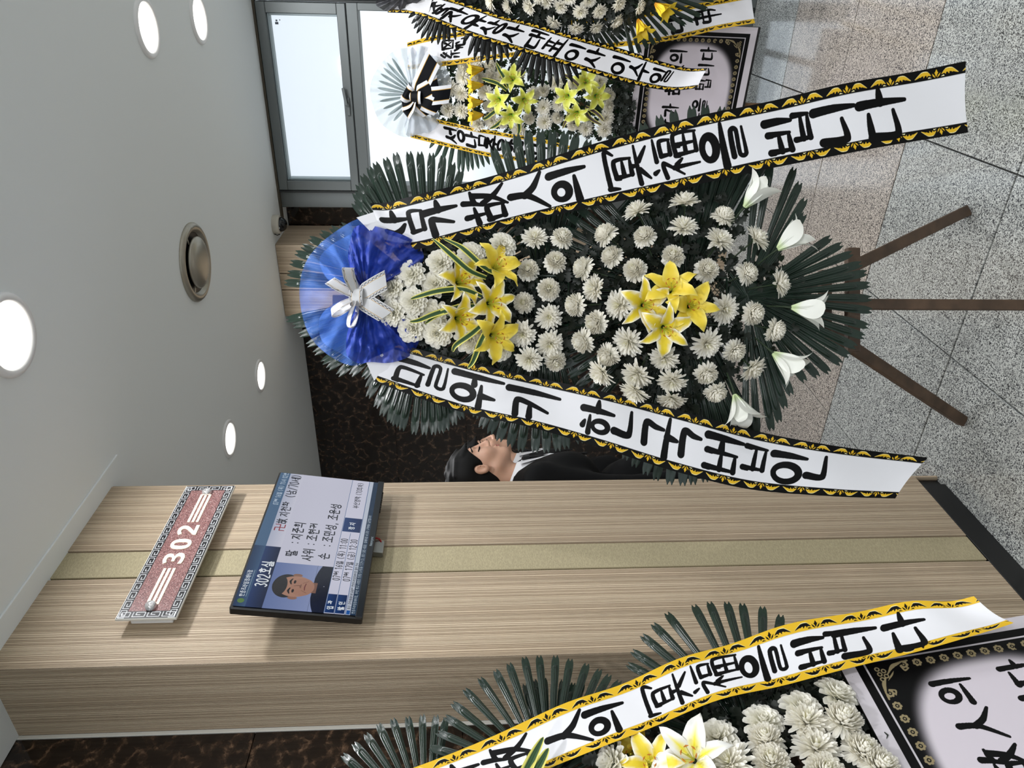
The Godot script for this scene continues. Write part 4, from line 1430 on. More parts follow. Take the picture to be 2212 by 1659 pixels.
# bow: loops and tails of a printed ribbon round a knot
func bow(at: Vector3, b: Basis, size: float, tex: Texture2D, label: String, loops: Array, tails: Array, width: float):
	var t := thing("ribbon_bow", unique(label), "bow", Transform3D(b, at))
	var m := printed(tex, 0.4, 0.2)
	m.texture_repeat = true
	for lp in loops:
		# lp: angle, length, lift, turn
		var st := mb()
		var rows := []
		var a := deg_to_rad(lp[0])
		var d := Vector3(cos(a), sin(a), 0)
		var sd := Vector3(-sin(a), cos(a), 0)
		var wv := (sd * cos(lp[3]) + Vector3(0, 0, sin(lp[3]))).normalized()
		for i in 21:
			var s := i / 20.0
			var ang := TAU * s
			var along: float = lp[1] * (0.5 - 0.5 * cos(ang))
			var up: float = lp[2] * sin(ang) * (0.35 + 0.65 * (0.5 - 0.5 * cos(ang))) + 0.12
			var w := width * lerpf(0.45, 1.0, smoothstep(0.0, 0.45, 0.5 - 0.5 * cos(ang)))
			var c: Vector3 = d * along + Vector3(0, 0, up)
			var row := PackedVector3Array()
			for j in 5: row.append((c + wv * w * (j - 2) / 2.0) * size)
			rows.append(row)
		grid(st, rows)
		put("loop", st, m, t)
	for tl in tails:
		var st := mb()
		var rows := []
		var a := deg_to_rad(tl[0])
		var d := Vector3(cos(a), sin(a), 0)
		var sd := Vector3(-sin(a), cos(a), 0)
		for i in 11:
			var s := i / 10.0
			var c: Vector3 = d * tl[1] * s + Vector3(0, 0, 0.10 + 0.12 * sin(PI * s) + tl[2] * s)
			var w := width * lerpf(0.5, 1.0, smoothstep(0.0, 0.3, s))
			var row := PackedVector3Array()
			for j in 5:
				var v := (j - 2) / 2.0
				var skew: Vector3 = d * v * 0.12 * s
				row.append((c + sd * w * v + skew) * size)
			rows.append(row)
		grid(st, rows)
		put("tail", st, m, t)
	var kn := mb()
	var rows := []
	for i in 17:
		var a := TAU * i / 16
		var row := PackedVector3Array()
		for j in 5: row.append(Vector3(cos(a) * 0.26, width * 0.72 * (j - 2) / 2.0, 0.2 + sin(a) * 0.2) * size)
		rows.append(row)
	grid(kn, rows)
	put("knot", kn, m, t)

# ------------------------------------------------------------------ people: bodies as one field, meshed as surface nets
class Field:
	var lo: Vector3
	var cell: float
	var n: Vector3i
	var d: PackedFloat32Array
	func _init(a: Vector3, b: Vector3, c: float):
		lo = a
		cell = c
		n = Vector3i(((b - a) / c).ceil()) + Vector3i.ONE
		d.resize(n.x * n.y * n.z)
		d.fill(1.0)
	# tapered capsule from a to b, or an ellipsoid (b = radii, ra < 0); k blends, sub carves
	func add(a: Vector3, b: Vector3, ra: float, rb: float, k := 0.02, sub := false, turn := Basis()):
		var m := k + cell * 2.0
		var mn: Vector3
		var mx: Vector3
		if ra < 0:
			var r := maxf(b.x, maxf(b.y, b.z))
			mn = a - Vector3.ONE * (r + m)
			mx = a + Vector3.ONE * (r + m)
		else:
			var r := maxf(ra, rb) + m
			mn = a.min(b) - Vector3.ONE * r
			mx = a.max(b) + Vector3.ONE * r
		var i0 := Vector3i(((mn - lo) / cell).floor()).clamp(Vector3i.ZERO, n - Vector3i.ONE)
		var i1 := Vector3i(((mx - lo) / cell).ceil()).clamp(Vector3i.ZERO, n - Vector3i.ONE)
		var ab := b - a
		var l2 := maxf(ab.length_squared(), 1e-9)
		var inv := turn.inverse()
		for z in range(i0.z, i1.z + 1):
			for y in range(i0.y, i1.y + 1):
				var at := (z * n.y + y) * n.x
				for x in range(i0.x, i1.x + 1):
					var p := lo + Vector3(x, y, z) * cell
					var v: float
					if ra < 0:
						var q := inv * (p - a)
						var k0 := (q / b).length()
						var k1 := (q / (b * b)).length()
						v = k0 * (k0 - 1.0) / maxf(k1, 1e-6)
					else:
						var t := clampf((p - a).dot(ab) / l2, 0.0, 1.0)
						v = p.distance_to(a + ab * t) - lerpf(ra, rb, t)
					var o := d[at + x]
					if sub:
						var h := clampf(0.5 - 0.5 * (o + v) / k, 0.0, 1.0)
						d[at + x] = lerpf(o, -v, h) + k * h * (1.0 - h)
					else:
						var h := clampf(0.5 + 0.5 * (v - o) / k, 0.0, 1.0)
						d[at + x] = lerpf(v, o, h) - k * h * (1.0 - h)
	func mesh() -> ArrayMesh:
		var vi := {}
		var vs := PackedVector3Array()
		var st := SurfaceTool.new()
		st.begin(Mesh.PRIMITIVE_TRIANGLES)
		st.set_smooth_group(0)
		var sx := 1
		var sy := n.x
		var sz := n.x * n.y
		var co := [0, sx, sy, sx + sy, sz, sx + sz, sy + sz, sx + sy + sz]
		var eg := [[0, 1], [2, 3], [4, 5], [6, 7], [0, 2], [1, 3], [4, 6], [5, 7], [0, 4], [1, 5], [2, 6], [3, 7]]
		var cv := [Vector3(0, 0, 0), Vector3(1, 0, 0), Vector3(0, 1, 0), Vector3(1, 1, 0), Vector3(0, 0, 1), Vector3(1, 0, 1), Vector3(0, 1, 1), Vector3(1, 1, 1)]
		for z in n.z - 1:
			for y in n.y - 1:
				for x in n.x - 1:
					var at := x + y * sy + z * sz
					var neg := 0
					for c in co:
						if d[at + c] < 0.0: neg += 1
					if neg == 0 or neg == 8: continue
					var s := Vector3.ZERO
					var m := 0
					for e in eg:
						var a := d[at + co[e[0]]]
						var b := d[at + co[e[1]]]
						if (a < 0.0) != (b < 0.0):
							s += cv[e[0]].lerp(cv[e[1]], a / (a - b))
							m += 1
					vi[at] = vs.size()
					vs.append(lo + (Vector3(x, y, z) + s / m) * cell)
		for at in vi:
			st.add_vertex(vs[vi[at]])
		var un := [[sx, sy, sz], [sy, sz, sx], [sz, sx, sy]]
		for at in vi:
			for u in un:
				var a := d[at]
				var b := d[at + u[0]]
				if (a < 0.0) == (b < 0.0): continue
				var q := [at, at - u[1], at - u[1] - u[2], at - u[2]]
				if not (vi.has(q[1]) and vi.has(q[2]) and vi.has(q[3])): continue
				var o := [0, 1, 2, 0, 2, 3] if a >= 0.0 else [0, 2, 1, 0, 3, 2]
				for k in o: st.add_index(vi[q[k]])
		st.generate_normals()
		return st.commit()

func build_people():
	var skin := Field.new(Vector3(-0.11, -0.23, -0.13), Vector3(0.11, 0.14, 0.15), 0.0045)
	skin.add(Vector3(0, 0.03, -0.015), Vector3(0.077, 0.092, 0.097), -1, 0)
	skin.add(Vector3(0, -0.045, 0.032), Vector3(0.060, 0.078, 0.062), -1, 0, 0.03)
	skin.add(Vector3(0, -0.099, 0.072), Vector3(0.025, 0.020, 0.022), -1, 0, 0.025)
	skin.add(Vector3(0.05, -0.075, 0.01), Vector3(0.018, -0.103, 0.062), 0.016, 0.013, 0.03)
	skin.add(Vector3(-0.05, -0.075, 0.01), Vector3(-0.018, -0.103, 0.062), 0.016, 0.013, 0.03)
	skin.add(Vector3(-0.032, 0.032, 0.072), Vector3(0.032, 0.032, 0.072), 0.012, 0.012, 0.02)
	for s in [-1.0, 1.0]:
		skin.add(Vector3(s * 0.031, 0.010, 0.089), Vector3(0.015, 0.011, 0.012), -1, 0, 0.014, true)
		skin.add(Vector3(s * 0.031, 0.008, 0.071), Vector3(0.015, 0.011, 0.013), -1, 0, 0.006)
		skin.add(Vector3(s * 0.040, -0.030, 0.060), Vector3(0.024, 0.024, 0.022), -1, 0, 0.025)
	skin.add(Vector3(0, 0.018, 0.088), Vector3(0, -0.026, 0.108), 0.007, 0.011, 0.012)
	skin.add(Vector3(0, -0.030, 0.108), Vector3(0.012, 0.010, 0.011), -1, 0, 0.008)
	for s in [-1.0, 1.0]:
		skin.add(Vector3(s * 0.012, -0.034, 0.098), Vector3(0.009, 0.008, 0.010), -1, 0, 0.008)
		skin.add(Vector3(s * 0.079, -0.012, -0.006), Vector3(0.010, 0.031, 0.019), -1, 0, 0.008, false, Basis(Vector3.UP, s * 0.35) * Basis(Vector3.RIGHT, -0.2))
		skin.add(Vector3(s * 0.089, -0.007, -0.003), Vector3(0.009, 0.019, 0.0115), -1, 0, 0.004, true)
	skin.add(Vector3(0, -0.064, 0.089), Vector3(0.023, 0.007, 0.012), -1, 0, 0.006)
	skin.add(Vector3(0, -0.077, 0.088), Vector3(0.020, 0.007, 0.012), -1, 0, 0.006)
	skin.add(Vector3(0, -0.0705, 0.102), Vector3(0.026, 0.002, 0.008), -1, 0, 0.003, true)
	skin.add(Vector3(0, -0.07, -0.02), Vector3(0, -0.21, -0.035), 0.054, 0.060, 0.03)
	var head := skin.mesh()
	var hf := Field.new(Vector3(-0.12, -0.12, -0.14), Vector3(0.12, 0.16, 0.12), 0.005)
	hf.add(Vector3(0, 0.040, -0.020), Vector3(0.089, 0.095, 0.108), -1, 0)
	hf.add(Vector3(0, -0.03, -0.055), Vector3(0.078, 0.07, 0.058), -1, 0, 0.03)
	for i in 60:
		var a := i * 2.4
		var e := 0.25 + 1.25 * float(i % 13) / 13.0
		var dr := Vector3(cos(a) * cos(e), sin(e), sin(a) * cos(e))
		hf.add(Vector3(0, 0.04, -0.02) + dr * Vector3(0.085, 0.09, 0.10), Vector3(0, 0.04, -0.02) + (dr + Vector3(0.15, -0.15, 0.3)) * Vector3(0.082, 0.088, 0.10), 0.009, 0.006, 0.008)
	hf.add(Vector3(0, -0.035, 0.075), Vector3(0.085, 0.088, 0.062), -1, 0, 0.012, true)
	for s in [-1.0, 1.0]:
		hf.add(Vector3(s * 0.09, -0.075, 0.03), Vector3(0.04, 0.062, 0.065), -1, 0, 0.01, true)
		hf.add(Vector3(s * 0.085, -0.012, -0.004), Vector3(0.02, 0.034, 0.024), -1, 0, 0.005, true)
	var hair := hf.mesh()
	# jacket with sleeves
	var jf := Field.new(Vector3(-0.36, -0.98, -0.26), Vector3(0.36, -0.10, 0.26), 0.014)
	jf.add(Vector3(0, -0.30, -0.03), Vector3(0.19, 0.14, 0.115), -1, 0, 0.05)
	jf.add(Vector3(-0.11, -0.36, -0.01), Vector3(0.11, -0.36, -0.01), 0.115, 0.115, 0.05)
	jf.add(Vector3(-0.08, -0.62, 0), Vector3(0.08, -0.62, 0), 0.12, 0.12, 0.08)
	jf.add(Vector3(-0.08, -0.84, 0), Vector3(0.08, -0.84, 0), 0.125, 0.125, 0.06)
	for s in [-1.0, 1.0]:
		jf.add(Vector3(s * 0.045, -0.165, -0.045), Vector3(s * 0.19, -0.235, -0.035), 0.045, 0.07, 0.05)
		jf.add(Vector3(s * 0.205, -0.25, -0.035), Vector3(s * 0.255, -0.53, -0.04), 0.068, 0.055, 0.03)
		jf.add(Vector3(s * 0.255, -0.53, -0.04), Vector3(s * 0.25, -0.80, 0.04), 0.055, 0.042, 0.03)
	jf.add(Vector3(0, -0.13, -0.01), Vector3(0.083, 0.055, 0.092), -1, 0, 0.01, true)
	jf.add(Vector3(0, -0.19, 0.075), Vector3(0, -0.42, 0.125), 0.055, 0.006, 0.01, true)
	var jacket := jf.mesh()
	var tf := Field.new(Vector3(-0.22, -1.66, -0.2), Vector3(0.22, -0.76, 0.2), 0.016)
	for s in [-1.0, 1.0]:
		tf.add(Vector3(s * 0.085, -0.84, 0), Vector3(s * 0.095, -1.14, 0.01), 0.098, 0.075, 0.03)
		tf.add(Vector3(s * 0.095, -1.14, 0.01), Vector3(s * 0.10, -1.56, -0.01), 0.075, 0.062, 0.03)
	var trousers := tf.mesh()
	var who := [
		[1035.0, 1014.0, 2.95, 0.20, 0.13, "person in a black suit and white collar, side face fully seen beside the pillar", 1.0],
		[1050.0, 988.0, 3.72, 0.12, 0.19, "person in a black suit standing behind the other, face half hidden by palm leaves", 1.02]]
	for w in who:
		var at: Vector3 = EYE + ray(w[0], w[1]) * w[2]
		var f: Vector3 = Vector3(cam_right.x, 0, cam_right.z).normalized().rotated(Vector3.UP, w[3])
		var t := thing("person", w[5], "person", Transform3D(facing(f), Vector3(at.x, 0.0, at.z)), "mourners in black suits")
		# bowed slightly from the ankles: the feet stand behind the head
		var o := Transform3D(Basis(Vector3.RIGHT, w[4]), Vector3(0, at.y, 0))
		var ho := o * Transform3D(Basis(Vector3.RIGHT, -w[4] * 0.7), Vector3.ZERO)
		var fo := Transform3D(Basis(), Vector3(0, 0, -(at.y - 0.07) * tan(w[4])))
		put("body", head, M.skin, t, ho)
		put("hair", hair, M.hair, t, ho)
		for s in [-1.0, 1.0]:
			var eb := mb()
			tube(eb, [Vector3(s * 0.014, 0.033, 0.090), Vector3(s * 0.032, 0.038, 0.0855), Vector3(s * 0.053, 0.030, 0.064)], [0.003, 0.0045, 0.003], 6)
			put("eyebrow", eb, M.hair, t, ho)
			var ey := mb()
			tube(ey, [Vector3(s * 0.016, 0.004, 0.0865), Vector3(s * 0.031, 0.0015, 0.0875), Vector3(s * 0.0425, 0.002, 0.0800), Vector3(s * 0.052, 0.006, 0.067)], [0.0015, 0.0034, 0.0036, 0.0018], 6)
			put("eyelid", ey, M.hair, t, ho)
		var lp := mb()
		tube(lp, [Vector3(-0.019, -0.067, 0.086), Vector3(-0.007, -0.0645, 0.0985), Vector3(0, -0.0655, 0.0995), Vector3(0.007, -0.0645, 0.0985), Vector3(0.019, -0.067, 0.086)], [0.002, 0.0045, 0.004, 0.0045, 0.002], 8)
		tube(lp, [Vector3(-0.018, -0.072, 0.085), Vector3(0, -0.0755, 0.098), Vector3(0.018, -0.072, 0.085)], [0.002, 0.0055, 0.002], 8)
		put("lips", lp, M.lip, t, ho)
		put("jacket", jacket, M.suit, t, o)
		put("trousers", trousers, M.suit, t, o)
		# shirt: collar folded round the neck, and the front in the jacket's opening
		var sc := mb()
		var rows := []
		for i in 5:
			var row := PackedVector3Array()
			var q: Array = [[0.060, -0.122], [0.061, -0.112], [0.065, -0.114], [0.074, -0.150], [0.084, -0.186]][i]
			for k in 33:
				var a := TAU * k / 32
				var fr := 0.5 + 0.5 * sin(a)
				row.append(Vector3(cos(a) * q[0], q[1] - 0.035 * fr - (0.018 * pow(fr, 8.0) if i == 4 else 0.0), -0.024 + sin(a) * q[0] * 1.12))
			rows.append(row)
		grid(sc, rows)
		put("shirt_collar", sc, M.shirt, t, o)
		var sf := mb()
		grid(sf, [PackedVector3Array([Vector3(-0.06, -0.16, 0.035), Vector3(0, -0.165, 0.058), Vector3(0.06, -0.16, 0.035)]), PackedVector3Array([Vector3(-0.05, -0.28, 0.088), Vector3(0, -0.28, 0.10), Vector3(0.05, -0.28, 0.088)]), PackedVector3Array([Vector3(-0.02, -0.43, 0.10), Vector3(0, -0.43, 0.11), Vector3(0.02, -0.43, 0.10)])])
		put("shirt_front", sf, M.shirt, t, o)
		var te := mb(false)
		box(te, Vector3(0, -0.185, 0.068), Vector3(0.034, 0.036, 0.022), Basis(Vector3.RIGHT, -0.3), 0.006)
		bar(te, Vector3(0, -0.195, 0.074), Vector3(0, -0.43, 0.118), 0.05, 0.006, Vector3.RIGHT)
		put("tie", te, M.tie, t, o)
		for s in [-1.0, 1.0]:
			var hd := mb()
			var wr := Vector3(s * 0.25, -0.81, 0.045)
			tube(hd, [wr + Vector3(0, 0.02, -0.005), wr + Vector3(0, -0.02, 0.005), wr + Vector3(-s * 0.004, -0.06, 0.014), wr + Vector3(-s * 0.006, -0.10, 0.02)], [0.026, 0.028, 0.036, 0.026], 10)
			for k in 4:
				var b0 := wr + Vector3(-s * 0.006, -0.088, 0.02 + (k - 1.5) * 0.018)
				var ln: float = [0.062, 0.074, 0.070, 0.054][k]
				tube(hd, [b0, b0 + Vector3(-s * 0.004, -ln * 0.45, 0.004), b0 + Vector3(-s * 0.016, -ln * 0.8, 0.006), b0 + Vector3(-s * 0.028, -ln, 0.006)], [0.0095, 0.009, 0.008, 0.006], 7)
			tube(hd, [wr + Vector3(0, -0.03, 0.03), wr + Vector3(-s * 0.004, -0.06, 0.055), wr + Vector3(-s * 0.012, -0.09, 0.06)], [0.012, 0.0105, 0.008], 7)
			put("hand", hd, M.skin, t, o)
			var sh := mb()
			tube(sh, [Vector3(s * 0.10, 0.05, -0.09), Vector3(s * 0.10, 0.055, -0.02), Vector3(s * 0.105, 0.045, 0.07), Vector3(s * 0.11, 0.032, 0.15), Vector3(s * 0.11, 0.022, 0.19)], [0.035, 0.046, 0.044, 0.032, 0.015], 12)
			put("shoe", sh, M.black, t, fo)

# ------------------------------------------------------------------ wreaths
const HOURS := ["twelve", "one", "two", "three", "four", "five", "six", "seven", "eight", "nine", "ten", "eleven"]

func cluster(p: Plane2, list: Array, c: Vector2, reach: float, r: float, kinds: Array, off: float, where: String, group: String, stem := 1.6):
	var by := {}
	for q in list:
		var h := int(round(atan2(-(q.y - c.y), -(q.x - c.x)) / TAU * 12.0) + 12) % 12
		if not by.has(h): by[h] = []
		by[h].append(q)
	for h in by:
		var a: Array = by[h]
		a.sort_custom(func(u, v): return u.distance_to(c) < v.distance_to(c))
		for i in a.size():
			var q: Vector2 = a[i]
			var tail := ""
			if a.size() == 2: tail = [", inner of two", ", outer of two"][i]
			elif a.size() > 2: tail = ", outermost" if i == a.size() - 1 else [", innermost", ", second from inside", ", third from inside", ", fourth from inside", ", fifth from inside", ", sixth from inside", ", seventh from inside"][i]
			var at := on(p, q.x, q.y, off + rng.randf_range(-0.01, 0.01))
			var d := at - on(p, c.x, c.y, off)
			var t := minf(q.distance_to(c) / reach, 1.0) * 1.3
			var look := (p.n * cos(t) + d.normalized() * sin(t) + (EYE - at).normalized() * 0.1).normalized()
			at -= look * r * 0.5
			chrysanthemum(at, look, r, kinds[rng.randi() % kinds.size()], "%s at %s o'clock of %s%s" % ["white chrysanthemum" if kinds[0] != "broad" else "broad-petalled white chrysanthemum", HOURS[h], where, tail], group, stem)

# gathered netting: rays from a centre to an outline of photograph points, pleated
func netting(called: String, parent: Node3D, p: Plane2, c: Vector2, outline: Array, off: float, lift: float, pleats: float, amp: float, m: Material, inner := 0.0, crumple := 0.0):
	var inv := parent.transform.affine_inverse()
	var rim := spline(outline, 150)
	var rows := []
	var fn := FastNoiseLite.new()
	fn.seed = 5
	fn.frequency = 0.02
	for i in 17:
		var s := lerpf(inner, 1.0, i / 16.0)
		var row := PackedVector3Array()
		for k in rim.size():
			var q: Vector2 = c.lerp(rim[k], s)
			var wv := sin(k / 150.0 * pleats * TAU + 0.7 * sin(k * 0.13)) * amp * pow(s, 0.7) + lift * sin(PI * s) * 0.9
			wv += fn.get_noise_2d(q.x * 0.9, q.y * 0.9) * crumple * s
			row.append(inv * (on(p, q.x, q.y, off + wv)))
		rows.append(row)
	var st := mb()
	grid(st, rows)
	return put(called, st, m, parent)

func edge_bow_texture(ground: Color, wave: bool) -> ImageTexture:
	var im := Image.create(128, 512, false, Image.FORMAT_RGB8)
	im.fill(ground)
	var gold := Color(0.75, 0.58, 0.22)
	if wave:
		for s in [0, 1]:
			var x0 := 16 if s == 0 else 112
			var inn := 26 if s == 0 else 102
			im.fill_rect(Rect2i(inn - 1, 0, 3, 512), gold)
			im.fill_rect(Rect2i(x0 + (-8 if s == 0 else 6), 0, 2, 512), Color(0.1, 0.1, 0.1))
			for y in range(0, 512, 2):
				disc(im, x0 + 3.5 * sin(y * 0.1), y, 1.6, Color(0.06, 0.06, 0.07))
			for y in range(0, 512, 62):
				stroke(im, [Vector2(x0 - 5, y), Vector2(x0 + 5, y + 16)], [2.5, 1.5], Color(0.06, 0.06, 0.07))
	else:
		im.fill_rect(Rect2i(0, 0, 26, 512), Color(0.84, 0.85, 0.87))
		im.fill_rect(Rect2i(102, 0, 26, 512), Color(0.84, 0.85, 0.87))
		im.fill_rect(Rect2i(25, 0, 4, 512), gold)
		im.fill_rect(Rect2i(99, 0, 4, 512), gold)
	return ImageTexture.create_from_image(im)

func down_to_floor(v: Vector3) -> Vector3: return Vector3(v.x, 0.0, v.z)

# ---- the wreath in the middle: blue netting, three tiers of palm leaves, wood tripod
func build_main_wreath():
	var n := Vector3(0.497, 0.0, 0.866) * cos(0.09) + Vector3.UP * sin(0.09)
	var o := EYE + ray(1300, 650) * 1.93
	var p := plane(o, n)
	var t := thing("wreath", "three-tier wreath of dark green plastic palm leaves topped with blue netting on a wooden tripod", "funeral wreath", Transform3D(Basis(), down_to_floor(o)))
	var inv := t.transform.affine_inverse()
	var loc := func(x: float, y: float, off: float): return inv * on(p, x, y, off)
	# tripod: two splayed rear legs, an upright front leg, cross bars, back post
	var apex: Vector3 = loc.call(1690, 650, -0.085)
	for g in [[2085, 908], [2093, 457]]:
		var foot: Vector3 = inv * hit(g[0], g[1], Vector3.ZERO, Vector3.UP)
		var l := mb(false)
		var dirn := (foot - apex).normalized()
		bar(l, apex, foot + dirn * 0.006 + Vector3(0, 0.012, 0), 0.034, 0.026, n.cross(dirn), 0.002)
		put("leg", l, M.easel, t)
	var f0: Vector3 = loc.call(1760, 657, -0.055)
	var fl := mb(false)
	var ff := Vector3(f0.x, 0, f0.z) - Vector3(n.x, 0, n.z) * 0.02
	bar(fl, f0, ff, 0.029, 0.022, Vector3(cam_right.x, 0, cam_right.z).normalized(), 0.002)
	put("leg", fl, M.easel, t)
	for c in [[1841, 536, 761, 0.034], [1782, 584, 730, 0.030], [1200, 560, 740, 0.03]]:
		var b := mb(false)
		bar(b, loc.call(c[0], c[1], -0.07), loc.call(c[0], c[2], -0.07), c[3], 0.024, Vector3.UP, 0.002)
		put("cross_bar", b, M.easel, t)
	var ps := mb(false)
	bar(ps, loc.call(720, 650, -0.10), loc.call(1850, 652, -0.10), 0.032, 0.024, Vector3(cam_right.x, 0, cam_right.z).normalized(), 0.002)
	put("back_post", ps, M.easel, t)
	# wire mesh that carries the stems
	for q in [[1090, 596, 1228, 702, 0.045], [1480, 600, 1570, 702, 0.07]]:
		var w := mb()
		var a: Vector2 = Vector2(q[0], q[1])
		var z: Vector2 = Vector2(q[2], q[3])
		for k in range(-12, 24):
			for s in [-1.0, 1.0]:
				var x0 := a.x + k * 11.0
				var pts := []
				for i in 9:
					var y := lerpf(a.y, z.y, i / 8.0)
					var x: float = x0 + (y - a.y) * s * 0.8 + (40.0 if s < 0 else 0.0)
					if x >= a.x and x <= z.x: pts.append(loc.call(x, y, q[4]))
				if pts.size() > 1: tube(w, [pts[0], pts[-1]], 0.0011, 4, false)
		for e in [[a.x, a.y, z.x, a.y], [a.x, z.y, z.x, z.y], [a.x, a.y, a.x, z.y], [z.x, a.y, z.x, z.y]]:
			tube(w, [loc.call(e[0], e[1], q[4]), loc.call(e[2], e[3], q[4])], 0.003, 5)
		put("wire_mesh", w, M.wire, t)
	# palm fans, back to front
	var top := px("610,609 617,587 623,564 633,545 648,528 663,513 688,499 710,488 732,481 760,434 761,412 769,393 780,373 792,358 808,346 829,337 850,326 881,323 906,323 930,326 955,332 979,346 995,361")
	top += px("614,689 629,705 643,725 660,747 675,765 691,783 705,799 726,812 755,812 781,817 791,840 792,860 808,881 822,900 837,914 852,924 867,932 891,940 914,941 934,941 953,938 964,932 980,920 998,907")
	leaf_fan(t, p, Vector2(930, 630), top, -0.035, M.leaf, 1.0)
	leaf_fan(t, p, Vector2(960, 632), ring(Vector2(960, 632), 300, -62, 62, 25), -0.03, M.leaf, 1.0)
	var mid := px("1062,315 1085,298 1113,284 1138,276 1168,274 1196,276 1221,278 1247,287 1275,297 1300,310 1322,328 1025,905 1037,926 1058,940 1077,956 1102,968 1125,978 1155,980 1180,980 1204,977 1226,972 1255,960 1285,944")
	leaf_fan(t, p, Vector2(1175, 625), mid, 0.0, M.leaf, 1.08)
	leaf_fan(t, p, Vector2(1175, 632), ring(Vector2(1185, 632), 335, -48, 48, 19), 0.005, M.leaf, 1.05)
	leaf_fan(t, p, Vector2(1170, 632), ring(Vector2(1170, 632), 300, 128, 232, 22), 0.01, M.leaf, 0.95)
	var low := px("1330,300 1360,275 1389,259 1423,244 1457,232 1497,223 1529,221 1563,225 1600,232 1632,246 1662,266 1690,290 1330,975 1350,995 1372,1012 1395,1028 1420,1041 1447,1050 1475,1052 1500,1050 1527,1044 1555,1036 1590,1022 1625,1002 1655,975")
	leaf_fan(t, p, Vector2(1490, 637), low, 0.02, M.leaf, 1.12)
	leaf_fan(t, p, Vector2(1490, 640), ring(Vector2(1480, 640), 310, 130, 230, 21), 0.03, M.leaf, 0.95)
	leaf_fan(t, p, Vector2(1475, 640), ring(Vector2(1480, 640), 330, 62, 118, 14) + ring(Vector2(1480, 640), 330, -118, -62, 14), 0.035, M.leaf, 1.0)
	var front := px("1640,352 1668,350 1722,359 1733,390 1744,425 1743,458 1801,510 1825,525 1846,543 1867,567 1879,588 1885,615 1888,642 1889,670 1882,703 1873,727 1855,751 1840,769 1822,787 1798,805 1771,817 1744,826 1713,856 1701,884 1689,914 1671,932 1640,940 1612,940")
	leaf_fan(t, p, Vector2(1610, 640), front, 0.06, M.leaf, 0.95)
	# dark cut foliage behind the flowers
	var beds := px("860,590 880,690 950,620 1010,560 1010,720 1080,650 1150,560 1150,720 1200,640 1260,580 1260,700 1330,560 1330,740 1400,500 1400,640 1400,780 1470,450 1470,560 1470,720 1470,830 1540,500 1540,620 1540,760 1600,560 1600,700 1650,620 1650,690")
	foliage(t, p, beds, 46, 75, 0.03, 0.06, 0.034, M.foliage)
	# netting
	var rim := px("880,497 840,470 800,468 765,476 725,500 690,528 664,560 650,598 647,640 655,690 672,730 700,760 735,782 768,790 800,780 870,760")
	netting("netting_fan", t, p, Vector2(790, 640), rim, -0.01, 0.03, 11, 0.014, M.tulle_back, 0.03, 0.02)
	var up := px("775,630 765,600 752,560 757,520 768,490 800,487 850,500 895,520 915,550 905,575 870,590 830,612 800,632 780,640")
	netting("netting_gather", t, p, Vector2(790, 632), up, 0.07, 0.035, 13, 0.010, M.tulle_front, 0.02, 0.07)
	var dn := px("790,650 840,668 880,690 905,720 900,750 880,772 840,784 800,782 775,785 750,768 748,735 755,700 768,668 782,648")
	netting("netting_gather", t, p, Vector2(792, 648), dn, 0.07, 0.035, 12, 0.010, M.tulle_front, 0.02, 0.07)
	var mid2 := px("760,640 735,620 705,600 690,560 715,530 750,510 775,500 780,560 778,640 775,700 770,775 730,760 695,735 690,690 715,660 760,645")
	netting("netting_gather", t, p, Vector2(772, 640), mid2, 0.035, 0.02, 12, 0.010, M.tulle_back, 0.02, 0.02)
	# white bow on the netting
	var bo := on(p, 775, 644, 0.115)
	bow(bo, facing(n), 0.085, edge_bow_texture(Color(0.86, 0.86, 0.87), true), "white bow with black and gold edging on the blue netting", [[58, 0.95, 0.55, 1.0], [15, 0.92, 0.5, 1.1], [122, 0.90, 0.55, 1.0], [165, 0.92, 0.5, 1.1]], [[-122, 1.0, -0.02], [-58, 0.98, -0.02]], 0.27)
	# sashes
	sash(p, [[835, 532, 800, 440, 0.06], [909, 537, 881, 427, 0.075], [1150, 475, 1122, 362, 0.09], [1400, 422, 1372, 284, 0.11], [1650, 367, 1625, 226, 0.12], [1880, 322, 1858, 175, 0.13], [2092, 286, 2084, 134, 0.14]],
		[["삼", 842, 922], ["가", 925, 1000], ["故", 1015, 1097], ["人", 1106, 1181], ["의", 1192, 1268], ["冥", 1308, 1401], ["福", 1412, 1508], ["을", 1516, 1610], ["빕", 1657, 1750], ["니", 1762, 1849], ["다", 1860, 1950, 0.10, 0.86]], false, 0.155,
		"black-edged white sash with a long free end, on the window side of the blue-netted wreath")
	sash(p, [[808, 824, 858, 742, 0.06], [986, 887, 1012, 782, 0.075], [1150, 924, 1172, 818, 0.09], [1300, 968, 1325, 851, 0.105], [1450, 1016, 1475, 889, 0.115], [1620, 1057, 1650, 935, 0.125], [1800, 1072, 1830, 967, 0.135], [1934, 1077, 2002, 988, 0.14]],
		[["밀", 868, 966], ["워", 976, 1082], ["키", 1095, 1205], ["한", 1258, 1368], ["국", 1392, 1512], ["법", 1526, 1655], ["인", 1670, 1786]], false, 0.15,
		"black-edged white sash crossing in front of the wood pillar, on the blue-netted wreath")
	var fold := mb(false)
	var fo := on(p, 800, 490, 0.058)
	for q in [[[770, 470], [842, 447], [878, 538], [800, 500]], [[790, 780], [870, 745], [872, 800], [808, 822]]]:
		var v := []
		for k in q: v.append(inv * on(p, k[0], k[1], 0.056))
		quad(fold, v[0], v[1], v[2], v[3])
	put("folded_backing", fold, M.shirt, t)
	# flowers
	var wr := "the blue-netted wreath's"
